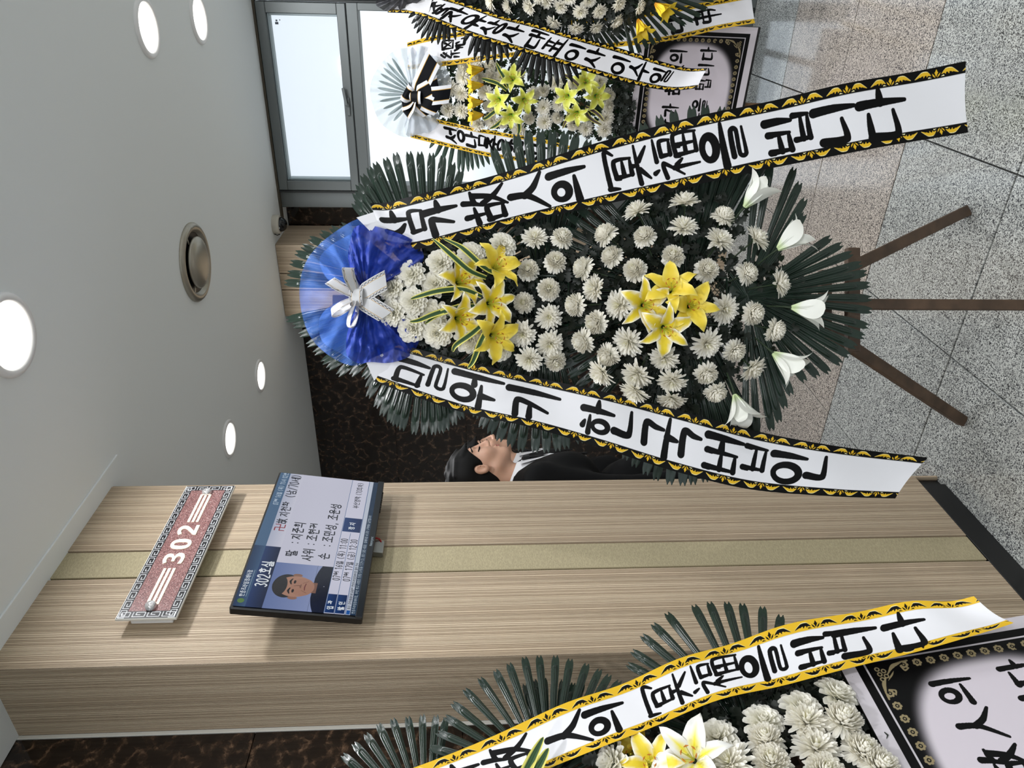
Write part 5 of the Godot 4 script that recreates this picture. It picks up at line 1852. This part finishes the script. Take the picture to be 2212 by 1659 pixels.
	cluster(p, px("843,620 888,590 950,565 1019,549 1088,528 845,677 890,651 939,612 888,710 943,721 1015,733 1082,752 937,680"), Vector2(960, 650), 400, 0.037, ["broad"], 0.105, wr + " top cushion", "broad-petalled white chrysanthemums on top")
	cluster(p, px("1155,513 1216,509 1140,580 1201,562 1186,623 1130,653 1186,685 1128,722 1188,743 1143,777 1201,784"), Vector2(1165, 650), 260, 0.0345, ["pompon", "pompon", "spray"], 0.085, wr + " middle tier", "white chrysanthemums of the middle tier")
	cluster(p, px("1254,577 1237,659 1254,739 1304,502 1317,550 1282,623 1282,698 1308,771 1297,807 1375,453 1390,506 1368,580 1336,659 1356,739 1375,810 1370,848 1480,433 1476,489 1454,549 1452,823 1450,865 1435,775 1566,461 1556,517 1530,581 1566,668 1527,743 1528,812 1549,853 1620,588 1633,678 1592,762 1637,513 1628,797 1686,612 1680,715"), Vector2(1480, 645), 235, 0.037, ["spray", "pompon", "pompon", "spray"], 0.11, wr + " lowest tier", "white chrysanthemums of the lowest tier")
	# lilies
	var yl := [[1002, 604, "rim", "white-rimmed yellow lily, highest of the upper bunch on the window side, blue-netted wreath", [0.8, -0.2]], [1080, 569, "plain", "all-yellow lily hanging lowest on the window side of the upper bunch, blue-netted wreath", [0.7, -0.5]], [1070, 655, "rim", "white-rimmed yellow lily facing out in the middle of the upper bunch, blue-netted wreath", [0.75, 0.1]], [1000, 690, "rim", "white-rimmed yellow lily, highest of the upper bunch on the pillar side, blue-netted wreath", [0.8, 0.2]], [1076, 729, "plain", "yellow lily hanging lowest on the pillar side of the upper bunch, blue-netted wreath", [0.75, 0.3]],
		[1450, 615, "plain", "deep yellow lily nearest the window in the lower bunch of four, blue-netted wreath", [-0.1, -0.4]], [1398, 659, "rim", "white-rimmed yellow lily, topmost of the lower bunch of four, blue-netted wreath", [0.2, 0.1]], [1497, 659, "plain", "plain yellow lily, lowest of the lower bunch of four, blue-netted wreath", [0.1, 0.0]], [1440, 714, "rim", "white-rimmed greenish yellow lily nearest the pillar in the lower bunch, blue-netted wreath", [0.1, 0.35]]]
	for q in yl:
		var at := on(p, q[0], q[1], 0.15 if q[0] < 1200 else 0.165)
		var dv: Vector3 = cam_down * q[4][0] - cam_right * q[4][1]
		var look := (p.n + dv).normalized()
		lily(at - look * 0.035, look, 0.074, q[2], q[3], "yellow lilies of the blue-netted wreath")
	for q in [[1608, 447, 1641, 404, "one"], [1680, 538, 1728, 504, "two"], [1710, 664, 1762, 670, "three"], [1671, 763, 1713, 793, "four"], [1587, 853, 1602, 896, "five"]]:
		var a := on(p, q[0], q[1], 0.12)
		var z := on(p, q[2], q[3], 0.135)
		var where: String = {"one": "just under the window-side sash", "two": "second from the window along the leaf rim", "three": "at the foot of the middle, in front of the tripod", "four": "second from the pillar along the leaf rim", "five": "just above the pillar-side sash"}[q[4]]
		lily(a, (z - a).normalized(), 0.078, "trumpet", "white trumpet lily " + where, "white trumpet lilies round the lowest tier")
	# strap leaves
	var sl := [["1143,664 1090,655 1030,640 985,650", "strap leaf a"], ["1050,600 1015,585 980,555 955,533 935,516", ""], ["1040,640 1000,625 950,628 905,640 887,646", ""], ["1030,660 985,665 940,678 905,692 885,695", ""], ["1060,685 1020,720 985,745 978,760", ""], ["1065,690 1040,735 1022,780 1010,795", ""], ["1095,600 1050,580 1010,545 990,530 955,514", ""], ["1020,655 985,665 945,680 918,700", ""]]
	var wl := ["running down between the upper lilies", "pointing up toward the window-side sash", "lying over the white cushion, nearer the bow's middle", "longest, lying over the white cushion toward the bow's pillar side", "shortest, curling down toward the pillar", "long, curling over the pillar-side sash edge", "long, arching toward the window-side sash", "thin, half under the long leaf on the cushion"]
	for k in sl.size():
		if k == 0: continue
		var pts := []
		var q := px(sl[k][0])
		for i in q.size(): pts.append(on(p, q[i].x, q[i].y, 0.135 + 0.03 * sin(PI * i / (q.size() - 1.0))))
		strap_leaf(pts, 0.0095, n, "yellow-edged green strap leaf " + wl[k], "yellow-edged strap leaves of the blue-netted wreath")

# ---- a framed oblong plaque with an oval of brush lettering
func plaque_texture() -> ImageTexture:
	var W := 960
	var H := 800
	var im := Image.create(W, H, false, Image.FORMAT_RGB8)
	im.fill(Color(0.80, 0.78, 0.80))
	var black := Color(0.03, 0.028, 0.032)
	im.fill_rect(Rect2i(44, 44, W - 88, H - 88), black)
	im.fill_rect(Rect2i(70, 70, W - 140, H - 140), Color(0.74, 0.72, 0.74))
	im.fill_rect(Rect2i(76, 76, W - 152, H - 152), black)
	# soft oval
	var c := Vector2(W / 2.0, H / 2.0)
	for y in range(78, H - 78):
		for x in range(78, W - 78):
			var d := pow(absf(x - c.x) / 372.0, 2.6) + pow(absf(y - c.y) / 298.0, 2.6)
			if d < 1.25:
				var k := 1.0 - smoothstep(0.72, 1.12, d)
				if k > 0.01: im.set_pixel(x, y, black.lerp(Color(0.80, 0.77, 0.80), k))
	var gold := Color(0.55, 0.50, 0.38)
	for s in 4:
		var length := W - 330 if s % 2 == 0 else H - 330
		var m := int(length / 42)
		for i in m:
			var a := 165 + i * 42 + 21
			var q := [Vector2(a, 100), Vector2(W - 100, a), Vector2(a, H - 100), Vector2(100, a)][s] as Vector2
			for k in 7: disc(im, q.x + cos(TAU * k / 7) * 9, q.y + sin(TAU * k / 7) * 9, 5, gold)
			disc(im, q.x, q.y, 6, black)
			disc(im, q.x, q.y, 3, gold)
	for cx in [0, 1]:
		for cy in [0, 1]:
			var f := func(x: float, y: float): return Vector2(84 + x if cx == 0 else W - 84 - x, 84 + y if cy == 0 else H - 84 - y)
			stroke(im, [f.call(4, 118), f.call(14, 70), f.call(40, 48), f.call(70, 14), f.call(120, 4)], [3, 6, 8, 6, 3], gold)
			stroke(im, [f.call(10, 100), f.call(30, 60), f.call(58, 30), f.call(100, 10)], [2, 3, 3, 2], black)
			for k in 5: disc(im, f.call(18 + 9 * k, 18 + (k % 2) * 16).x, f.call(18 + 9 * k, 18 + (k % 2) * 16).y, 8, gold)
			for k in 5: disc(im, f.call(18 + 9 * k, 18 + (k % 2) * 16).x, f.call(18 + 9 * k, 18 + (k % 2) * 16).y, 4, black)
			stroke(im, [f.call(20, 90), f.call(36, 96), f.call(30, 110)], [2, 3, 2], gold)
			stroke(im, [f.call(90, 20), f.call(96, 36), f.call(110, 30)], [2, 3, 2], gold)
	var ink := Color(0.03, 0.03, 0.035)
	var row := func(text: String, x: float, y: float, h: float):
		for ch in text:
			if ch == " ":
				x += h * 0.4
				continue
			letter(im, ch, Vector2(x, y), Vector2(h * 0.82 if ch != "." else h * 0.3, 0), Vector2(0, h), h * 0.075, ink)
			x += h * 1.02
	row.call("삼가 故人의", 205, 230, 112)
	row.call("명복을 빕니다.", 160, 440, 104)
	return ImageTexture.create_from_image(im)

var plaque_tex: ImageTexture

func plaque(tr: Vector3, right: Vector3, down: Vector3, w: float, h: float, label: String):
	if plaque_tex == null: plaque_tex = plaque_texture()
	var nn := -right.cross(down).normalized()
	var c := tr - right * w / 2 + down * h / 2
	var t := thing("plaque", label, "plaque", Transform3D(Basis(right, -down, right.cross(-down)), c))
	var b := mb(false)
	box(b, Vector3(0, 0, -0.008), Vector3(w, h, 0.014), Basis(), 0.002)
	put("board", b, M.black, t)
	var f := mb(false)
	quad(f, Vector3(-w / 2 + 0.001, h / 2 - 0.001, 0.0), Vector3(w / 2 - 0.001, h / 2 - 0.001, 0.0), Vector3(w / 2 - 0.001, -h / 2 + 0.012, 0.0), Vector3(-w / 2 + 0.001, -h / 2 + 0.012, 0.0))
	put("printed_sheet", f, printed(plaque_tex, 0.4, 0.0), t)

# ---- the wreath at the near end of the pillar, seen along the wall
func build_front_wreath():
	var n := Vector3(cos(0.209), sin(0.209), 0)
	var o := Vector3(-1.25, 1.1, -1.0)
	var p := plane(o, n)
	var t := thing("wreath", "near wreath of green plastic palm leaves leaning at the front edge of the wood pillar", "funeral wreath", Transform3D(Basis(), Vector3(-1.2, 0, -0.80)))
	var inv := t.transform.affine_inverse()
	var loc := func(x: float, y: float, off: float): return inv * on(p, x, y, off)
	var top: Vector3 = inv * (o + Vector3(0, 0, 0.2) + n * -0.07 + Vector3(-0.09, 0.4, 0))
	for k in [[-0.22, -1.06], [-0.22, -0.46], [0.16, -0.74]]:
		var l := mb(false)
		var foot: Vector3 = inv * Vector3(-1.2 + k[0], 0.0, k[1])
		bar(l, inv * Vector3(-1.33 + (0.03 if k[0] > 0 else 0.0), 1.15, -0.75 + (k[1] + 0.75) * 0.15), foot, 0.03, 0.025, Vector3.BACK)
		put("leg", l, M.easel, t)
	var cb := mb(false)
	bar(cb, inv * Vector3(-1.31, 0.95, -0.95), inv * Vector3(-1.31, 0.95, -0.55), 0.03, 0.025)
	put("cross_bar", cb, M.easel, t)
	leaf_fan(t, p, Vector2(925, 1793), px("690,1700 716,1655 735,1625 760,1599 787,1578 814,1557 846,1545 879,1541 909,1537 939,1538 962,1546"), -0.03, M.leaf, 0.74)
	leaf_fan(t, p, Vector2(1190, 1690), px("925,1609 941,1574 958,1540 974,1511 1001,1481 1034,1457 1066,1441 1096,1426 1131,1412 1164,1409 1199,1409 1232,1416 1268,1426 1294,1438 1316,1450 1338,1463"), -0.01, M.leaf, 0.78)
	leaf_fan(t, p, Vector2(1190, 1690), ring(Vector2(1190, 1690), 230, 250, 330, 16), -0.02, M.leaf, 0.7)
	leaf_fan(t, p, Vector2(1650, 1600), px("1352,1427 1362,1399 1383,1365 1407,1340 1438,1316 1497,1299 1532,1292 1570,1292 1604,1295 1646,1302 1688,1320 1726,1337 1755,1352"), 0.005, M.leaf, 0.86)
	leaf_fan(t, p, Vector2(1640, 1640), ring(Vector2(1640, 1640), 260, 195, 345, 34), 0.01, M.leaf, 0.76)
	# the far half, out of the picture
	leaf_fan(t, p, Vector2(1190, 1900), mirrored(p, px("925,1609 941,1574 958,1540 974,1511 1001,1481 1034,1457 1066,1441 1096,1426 1131,1412 1164,1409 1199,1409 1232,1416 1268,1426 1294,1438"), Vector2(1600, 1830)), -0.01, M.leaf, 0.78)
	leaf_fan(t, p, Vector2(1650, 1900), mirrored(p, px("1352,1427 1362,1399 1383,1365 1407,1340 1438,1316 1497,1299 1532,1292 1570,1292 1604,1295 1646,1302 1688,1320 1726,1337"), Vector2(1600, 1830)), 0.005, M.leaf, 0.86)
	foliage(t, p, px("1320,1650 1400,1640 1480,1600 1560,1620 1560,1560 1640,1560 1640,1630 1720,1540 1720,1620 1800,1520 1800,1600 1860,1600 1860,1650"), 40, 65, 0.015, 0.04, 0.03, M.foliage)
	sash(p, [[870, 1790, 830, 1685, 0.075], [1185, 1659, 1146, 1553, 0.075], [1373, 1586, 1336, 1477, 0.075], [1539, 1517, 1506, 1412, 0.075], [1700, 1478, 1670, 1360, 0.075], [1902, 1427, 1875, 1314, 0.08], [2079, 1381, 2015, 1298, 0.09], [2190, 1345, 2103, 1292, 0.10]],
		[["가", 960, 1040], ["故", 1050, 1147], ["人", 1180, 1262], ["의", 1262, 1350], ["冥", 1390, 1487], ["福", 1495, 1600], ["을", 1604, 1698], ["빕", 1722, 1822], ["니", 1806, 1896], ["다", 1912, 1998, 0.10, 0.84]], true, 0.17,
		"gold-edged white sash crossing the near palm leaves beside the framed plaque", "ribbon_banner", 0.2, 0.056, 13.0, 2048, 0.15)
	var tr := on(p, 1791, 1399, 0.045)
	var dn := Vector3(sin(0.209), -cos(0.209), 0)
	plaque(tr, Vector3(0, 0, -1), dn, 0.60, 0.50, "large white-matted oval plaque below the near gold-edged sash, only its corner in view")
	var wr := "the near gold-sashed wreath"
	cluster(p, px("1811,1496 1734,1525 1649,1554 1548,1589 1315,1644"), Vector2(1640, 1640), 520, 0.038, ["broad"], 0.05, wr, "broad-petalled white chrysanthemums of the near wreath")
	cluster(p, px("1743,1556 1824,1549 1653,1591 1763,1613 1868,1617 1666,1640 1574,1646 1908,1650 1785,1664"), Vector2(1700, 1680), 520, 0.041, ["pompon", "pompon", "pompon", "spray"], 0.06, wr, "white chrysanthemums of the near wreath")
	for q in [[1492, 1634, "whitegold", 0.078, "large white lily with yellow throat beside the near gold-edged sash", [-0.3, -0.35], 0.075], [1405, 1648, "rim", 0.066, "white and yellow lily cut by the picture edge below the near gold-edged sash", [-0.2, -0.3], 0.06], [1368, 1632, "plain", 0.064, "deep yellow lily tucked behind the white one under the near gold-edged sash", [-0.5, -0.5], 0.04]]:
		var at := on(p, q[0], q[1], q[6])
		var look: Vector3 = ((EYE - at).normalized() + cam_down * q[5][0] - cam_right * q[5][1]).normalized()
		lily(at - look * 0.03, look, q[3], q[2], q[4], "lilies of the near wreath")
	for k in 2:
		var q := px(["1100,1720 1130,1680 1155,1630 1174,1592", "1130,1720 1150,1680 1170,1645 1185,1616"][k])
		var pts := []
		for i in q.size(): pts.append(on(p, q[i].x, q[i].y, 0.11))
		strap_leaf(pts, 0.014, n, ["taller yellow-edged strap leaf standing before the near gold-edged sash", "shorter yellow-edged strap leaf standing before the near gold-edged sash"][k], "strap leaves of the near wreath")

# ---- the wreath before the window: white netting, black and white bow, flower carpet, plaque below
func build_window_wreath():
	var n := Vector3(-0.083, 0.12, 0.9965).normalized()
	var o := hit(1450, 200, Vector3(0, 0, -4.0), Vector3(0, 0, 1))
	var p := plane(o, n)
	var t := thing("wreath", "backlit wreath with white netting and a flower carpet in front of the window", "funeral wreath", Transform3D(Basis(), down_to_floor(o)))
	var inv := t.transform.affine_inverse()
	var loc := func(x: float, y: float, off: float): return inv * on(p, x, y, off)
	var fl := mb(false)
	var a0: Vector3 = loc.call(1330, 219, -0.03)
	bar(fl, a0, Vector3(a0.x, 0, a0.z + 0.10), 0.034, 0.026, Vector3.RIGHT)
	put("leg", fl, M.easel_pale, t)
	for k in [[1607, 100, 1500, 150], [1560, 330, 1450, 290]]:
		var l := mb(false)
		var foot: Vector3 = inv * hit(k[0], k[1], Vector3.ZERO, Vector3.UP)
		foot.z = minf(foot.z, loc.call(1590, 200, -0.2).z + 0.12)
		bar(l, loc.call(1200, 205, -0.06), foot, 0.034, 0.028, Vector3.RIGHT)
		put("leg", l, M.easel_pale, t)
	for x in [1000, 1330]:
		var b := mb(false)
		bar(b, loc.call(x, 145, -0.05), loc.call(x, 300, -0.05), 0.03, 0.02)
		put("cross_bar", b, M.easel_pale, t)
	leaf_fan(t, p, Vector2(1000, 215), px("927,321 939,342 951,357 968,369 990,371 1000,376 1011,372 1022,369 1034,366 1046,362 1058,357"), -0.035, M.leaf_pale, 0.82, false)
	leaf_fan(t, p, Vector2(900, 205), px("815,190 818,175 822,160 828,147 836,136 846,126 816,205 820,220 828,236 838,250 850,262"), -0.03, M.leaf_pale, 0.55, false)
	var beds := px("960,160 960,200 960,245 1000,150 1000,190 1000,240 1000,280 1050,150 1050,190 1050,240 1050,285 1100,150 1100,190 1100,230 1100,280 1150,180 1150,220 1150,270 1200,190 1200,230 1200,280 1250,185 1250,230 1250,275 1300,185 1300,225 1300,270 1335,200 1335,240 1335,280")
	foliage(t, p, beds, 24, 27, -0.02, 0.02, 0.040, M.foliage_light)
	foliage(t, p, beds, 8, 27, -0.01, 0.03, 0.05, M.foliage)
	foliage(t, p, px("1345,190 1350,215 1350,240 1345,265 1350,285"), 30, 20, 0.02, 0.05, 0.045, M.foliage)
	var rim := px("940,120 905,105 872,104 848,112 828,132 812,155 801,180 800,205 808,235 820,262 842,282 874,296 905,292")
	netting("netting_fan", t, p, Vector2(890, 205), rim, -0.01, 0.02, 12, 0.014, M.white_tulle, 0.03, 0.04)
	netting("netting_gather", t, p, Vector2(893, 205), px("888,190 880,150 882,112 905,98 940,120 965,150 975,185 950,200 900,206"), 0.05, 0.03, 8, 0.014, M.white_tulle_front, 0.03, 0.04)
	netting("netting_gather", t, p, Vector2(893, 212), px("900,215 940,235 950,262 930,285 905,290 880,294 874,270 880,240 888,222"), 0.05, 0.03, 8, 0.014, M.white_tulle_front, 0.03, 0.04)
	bow(on(p, 898, 208, 0.09), facing(n), 0.125, edge_bow_texture(Color(0.035, 0.04, 0.06), false), "black and white striped bow with gold lines on the white netting by the window", [[112, 0.62, 0.4, 0.8], [148, 0.85, 0.4, 0.8], [60, 0.5, 0.4, 0.6]], [[-28, 1.75, 0.1], [-60, 1.15, 0.1], [-112, 1.1, 0.1], [-135, 0.9, 0.05], [-82, 1.5, 0.1]], 0.36)
	sash(p, [[887, 297, 880, 235, 0.03], [970, 318, 962, 262, 0.045], [1060, 339, 1070, 284, 0.055], [1140, 352, 1180, 302, 0.06], [1330, 395, 1345, 345, 0.07]],
		[["성", 963, 1003], ["남", 1008, 1048], ["중", 1051, 1088], ["앙", 1092, 1130], ["회", 1140, 1180]], true, 0.15,
		"gold-edged white sash on the pillar side of the wreath by the window", "ribbon_banner", 0.2, 0.055, 16.0, 1024, 0.45)
	sash(p, [[880, 150, 880, 92, 0.05], [957, 143, 962, 73, 0.055], [1107, 123, 1110, 57, 0.06], [1410, 93, 1400, 25, 0.07], [1560, 62, 1550, 0, 0.09], [1631, 50, 1622, -12, 0.10]],
		[["總", 955, 1015], ["동", 1040, 1080], ["창", 1090, 1130], ["회", 1150, 1190], ["다", 1434, 1464], ["弔", 1488, 1557]], true, 0.15,
		"gold-edged white sash reaching the floor beyond the dark wreath, over the far plaque", "ribbon_banner", 0.2, 0.06, 20.0, 1536, 0.45)
	var top := on(p, 1362, 240, 0.03)
	# plaque leaning on the easel: right edge behind the sash
	var tr := on(p, 1385, 48, 0.035)
	plaque(tr, Vector3(0.9965, 0, 0.083).normalized(), (Vector3.DOWN - n * Vector3.DOWN.dot(n)).normalized(), 0.66, 0.585, "black-framed oval plaque standing under the wreath by the window")
	var wr := "the window wreath"
	cluster(p, px("999,167 995,201 966,237 995,239 1000,145 1031,167 1058,141 1058,165 1049,201 1080,167 1055,230 1062,262 1085,266 1120,281 1143,257 1152,203 1174,232 1174,197 1176,263 1208,224 1205,255 1238,271 1296,175 1317,206 1317,230 1310,255 1265,278 1306,280 1240,180 1200,180 1118,160 970,190 1030,270 1030,130"), Vector2(1150, 215), 600, 0.042, ["spray", "pompon"], 0.045, wr, "white chrysanthemums of the wreath by the window")
	for q in [[1044, 149, "nearest the top sash"], [1044, 183, "second from the top sash"], [1043, 219, "third from the top sash"], [1044, 248, "nearest the pillar-side sash"]]:
		lily(on(p, q[0], q[1], 0.07), (n * 0.45 - cam_down).normalized(), 0.08, "gold", "golden trumpet lily, " + q[2] + ", in the row below the black bow", "golden trumpet lilies of the wreath by the window")
	for q in [[1108, 172, "upper bunch, nearest the dark wreath"], [1080, 214, "upper bunch, nearest the bow"], [1131, 214, "upper bunch, lowest and widest open"], [1104, 246, "upper bunch, nearest the pillar"], [1265, 178, "lower bunch, nearest the dark wreath"], [1228, 206, "lower bunch, nearest the bow"], [1286, 206, "lower bunch, nearest the plaque"], [1247, 240, "lower bunch, nearest the pillar"]]:
		var c: Vector2 = Vector2(1106, 212) if q[0] < 1180 else Vector2(1256, 208)
		var dd := Vector2(q[0], q[1]) - c
		var look: Vector3 = (n + cam_down * dd.x * 0.012 - cam_right * dd.y * 0.012).normalized()
		lily(on(p, q[0], q[1], 0.085), look, 0.078, "lime", "lime yellow lily, " + q[2] + ", window wreath", "lime yellow lilies of the wreath by the window")
	var sp := ["1095,195 1075,180 1050,172 1040,170", "1100,190 1088,165 1078,148 1072,135", "1095,225 1070,240 1050,255 1042,256", "1105,240 1085,260 1070,272 1058,278", "1118,250 1122,275 1120,290", "1260,195 1235,170 1215,160", "1245,225 1228,250 1215,278", "1262,235 1275,255 1300,270", "1265,230 1290,245 1305,262"]
	var sw := ["upper bunch, pointing level at the bow", "upper bunch, pointing up past the golden lilies", "upper bunch, pointing at the pillar-side golden lily", "upper bunch, low toward the pillar", "upper bunch, hanging straight at the pillar-side sash", "lower bunch, pointing at the dark wreath", "lower bunch, pointing back toward the pillar", "lower bunch, long toward the plaque", "lower bunch, short toward the plaque"]
	for k in sp.size():
		var q := px(sp[k])
		var pts := []
		for i in q.size(): pts.append(on(p, q[i].x, q[i].y, 0.075))
		strap_leaf(pts, 0.014, n, "yellow-edged strap leaf, " + sw[k] + ", window wreath", "strap leaves of the wreath by the window", k > 4)

# ---- the dark wreath at the picture's edge
func build_dark_wreath():
	var n := Vector3(-0.25, 0.08, 0.95).normalized()
	var o := EYE + ray(1250, 60) * 3.25
	var p := plane(o, n)
	var t := thing("wreath", "dark wreath of pointed black-green palm leaves with black netting, nearest the picture edge", "funeral wreath", Transform3D(Basis(), down_to_floor(o)))
	var inv := t.transform.affine_inverse()
	var loc := func(x: float, y: float, off: float): return inv * on(p, x, y, off)
	for k in [[0.10, 0.02], [0.16, -0.30], [0.45, -0.25]]:
		var l := mb(false)
		var a: Vector3 = loc.call(1330, -60, -0.05)
		bar(l, a, Vector3(a.x + 0.06 + k[0], 0.0, a.z + k[1]), 0.032, 0.026, Vector3.RIGHT)
		put("leg", l, M.easel_pale, t)
	var ps := mb(false)
	bar(ps, loc.call(860, -62, -0.07), loc.call(1400, -60, -0.07), 0.03, 0.022, Vector3.RIGHT)
	put("back_post", ps, M.easel, t)
	leaf_fan(t, p, Vector2(965, -30), px("882,40 888,52 893,63 900,74 909,85 920,89 932,95 945,98 958,98 970,93 984,88"), -0.03, M.leaf_black, 0.72, false)
	leaf_fan(t, p, Vector2(1060, -20), px("1000,97 1011,122 1024,129 1039,135 1053,142 1069,137 1084,135 1098,130"), -0.015, M.leaf_black, 0.80, false)
	leaf_fan(t, p, Vector2(1180, 10), px("1104,139 1115,155 1125,166 1140,178 1156,186 1172,190 1189,191 1205,190 1221,186 1236,180 1250,172"), 0.0, M.leaf_black, 0.84, false)
	leaf_fan(t, p, Vector2(1235, -30), ring(Vector2(1235, -30), 165, 20, 160, 32), 0.01, M.leaf, 0.82)
	leaf_fan(t, p, Vector2(1325, -50), px("1545,4 1530,22 1516,38 1500,50 1482,58 1462,70 1443,80 1430,92 1415,100 1400,108 1385,118 1368,126"), 0.015, M.leaf, 0.9)
	leaf_fan(t, p, Vector2(1010, -60), ring(Vector2(1030, -60), 130, 10, 110, 20), 0.005, M.leaf_black, 0.7, false)
	# the far half, out of the picture
	leaf_fan(t, p, Vector2(1060, -104), mirrored(p, px("1000,97 1011,122 1024,129 1039,135 1053,142 1069,137 1084,135 1098,130"), Vector2(1200, -62)), -0.015, M.leaf_black, 0.80, false)
	leaf_fan(t, p, Vector2(1180, -134), mirrored(p, px("1104,139 1115,155 1125,166 1140,178 1156,186 1172,190 1189,191 1205,190 1221,186 1236,180 1250,172"), Vector2(1200, -62)), 0.0, M.leaf_black, 0.84, false)
	leaf_fan(t, p, Vector2(1325, -74), mirrored(p, px("1545,4 1530,22 1516,38 1500,50 1482,58 1462,70 1443,80 1430,92 1415,100 1400,108"), Vector2(1200, -62)), 0.015, M.leaf, 0.9)
	foliage(t, p, px("1050,-10 1100,0 1150,0 1200,-10 1200,30 1250,0 1250,40 1300,0 1300,40 1340,0 1340,30 1380,-10"), 40, 40, 0.02, 0.05, 0.04, M.foliage)
	netting("netting_gather", t, p, Vector2(872, -10), px("815,-4 812,10 822,18 835,24 860,22 885,14 905,4 915,-12 890,-40 850,-45 820,-25 815,-4"), 0.05, 0.03, 8, 0.02, M.dark_tulle, 0.02, 0.03)
	var fold := mb(false)
	quad(fold, loc.call(872, 12, 0.055), loc.call(935, -6, 0.065), loc.call(925, 30, 0.065), loc.call(880, 22, 0.055))
	put("folded_backing", fold, M.shirt, t)
	sash(p, [[837, 27, 850, -20, 0.05], [890, 30, 930, -14, 0.06], [926, 42, 983, 0, 0.07], [999, 72, 1071, 29, 0.075], [1107, 106, 1150, 50, 0.08], [1200, 134, 1247, 78, 0.085], [1353, 179, 1380, 117, 0.09], [1444, 195, 1484, 147, 0.10], [1506, 191, 1528, 146, 0.13]],
		[["주", 930, 962, 0.28, 0.72], ["(", 921, 934, 0.16, 0.84], [")", 956, 969, 0.16, 0.84], ["자", 968, 1003], ["유", 1008, 1043], ["상", 1050, 1085], ["사", 1092, 1126], ["대", 1142, 1177], ["표", 1184, 1219], ["이", 1226, 1260], ["사", 1268, 1302], ["이", 1320, 1356], ["수", 1362, 1399], ["일", 1404, 1444]], false, 0.15,
		"black-edged white sash sweeping down across the dark wreath toward the far plaque", "ribbon_banner", 0.19, 0.05, 20.0, 2048, 0.5)
	var wr := "the dark wreath"
	cluster(p, px("1179,2 1210,14 1228,-4 1254,26 1272,2 1296,25 1338,8 1383,15 1195,49 1245,62 1289,60 1333,47 1059,5 1095,13 1142,15 1160,-8 1110,-10"), Vector2(1250, -30), 150, 0.035, ["spray"], 0.06, wr, "white chrysanthemums of the dark wreath")
	lily(on(p, 1415, 8, 0.06), (cam_down * 0.8 - cam_right * 0.5 + n * 0.6).normalized(), 0.085, "gold", "yellow lily open at the picture edge on the dark wreath", "yellow lilies of the dark wreath")
	lily(on(p, 1378, 42, 0.06), (cam_down * 0.35 - cam_right * 0.9 + n * 0.3).normalized(), 0.085, "gold", "yellow trumpet lily hanging over the pointed leaves of the dark wreath", "yellow lilies of the dark wreath")
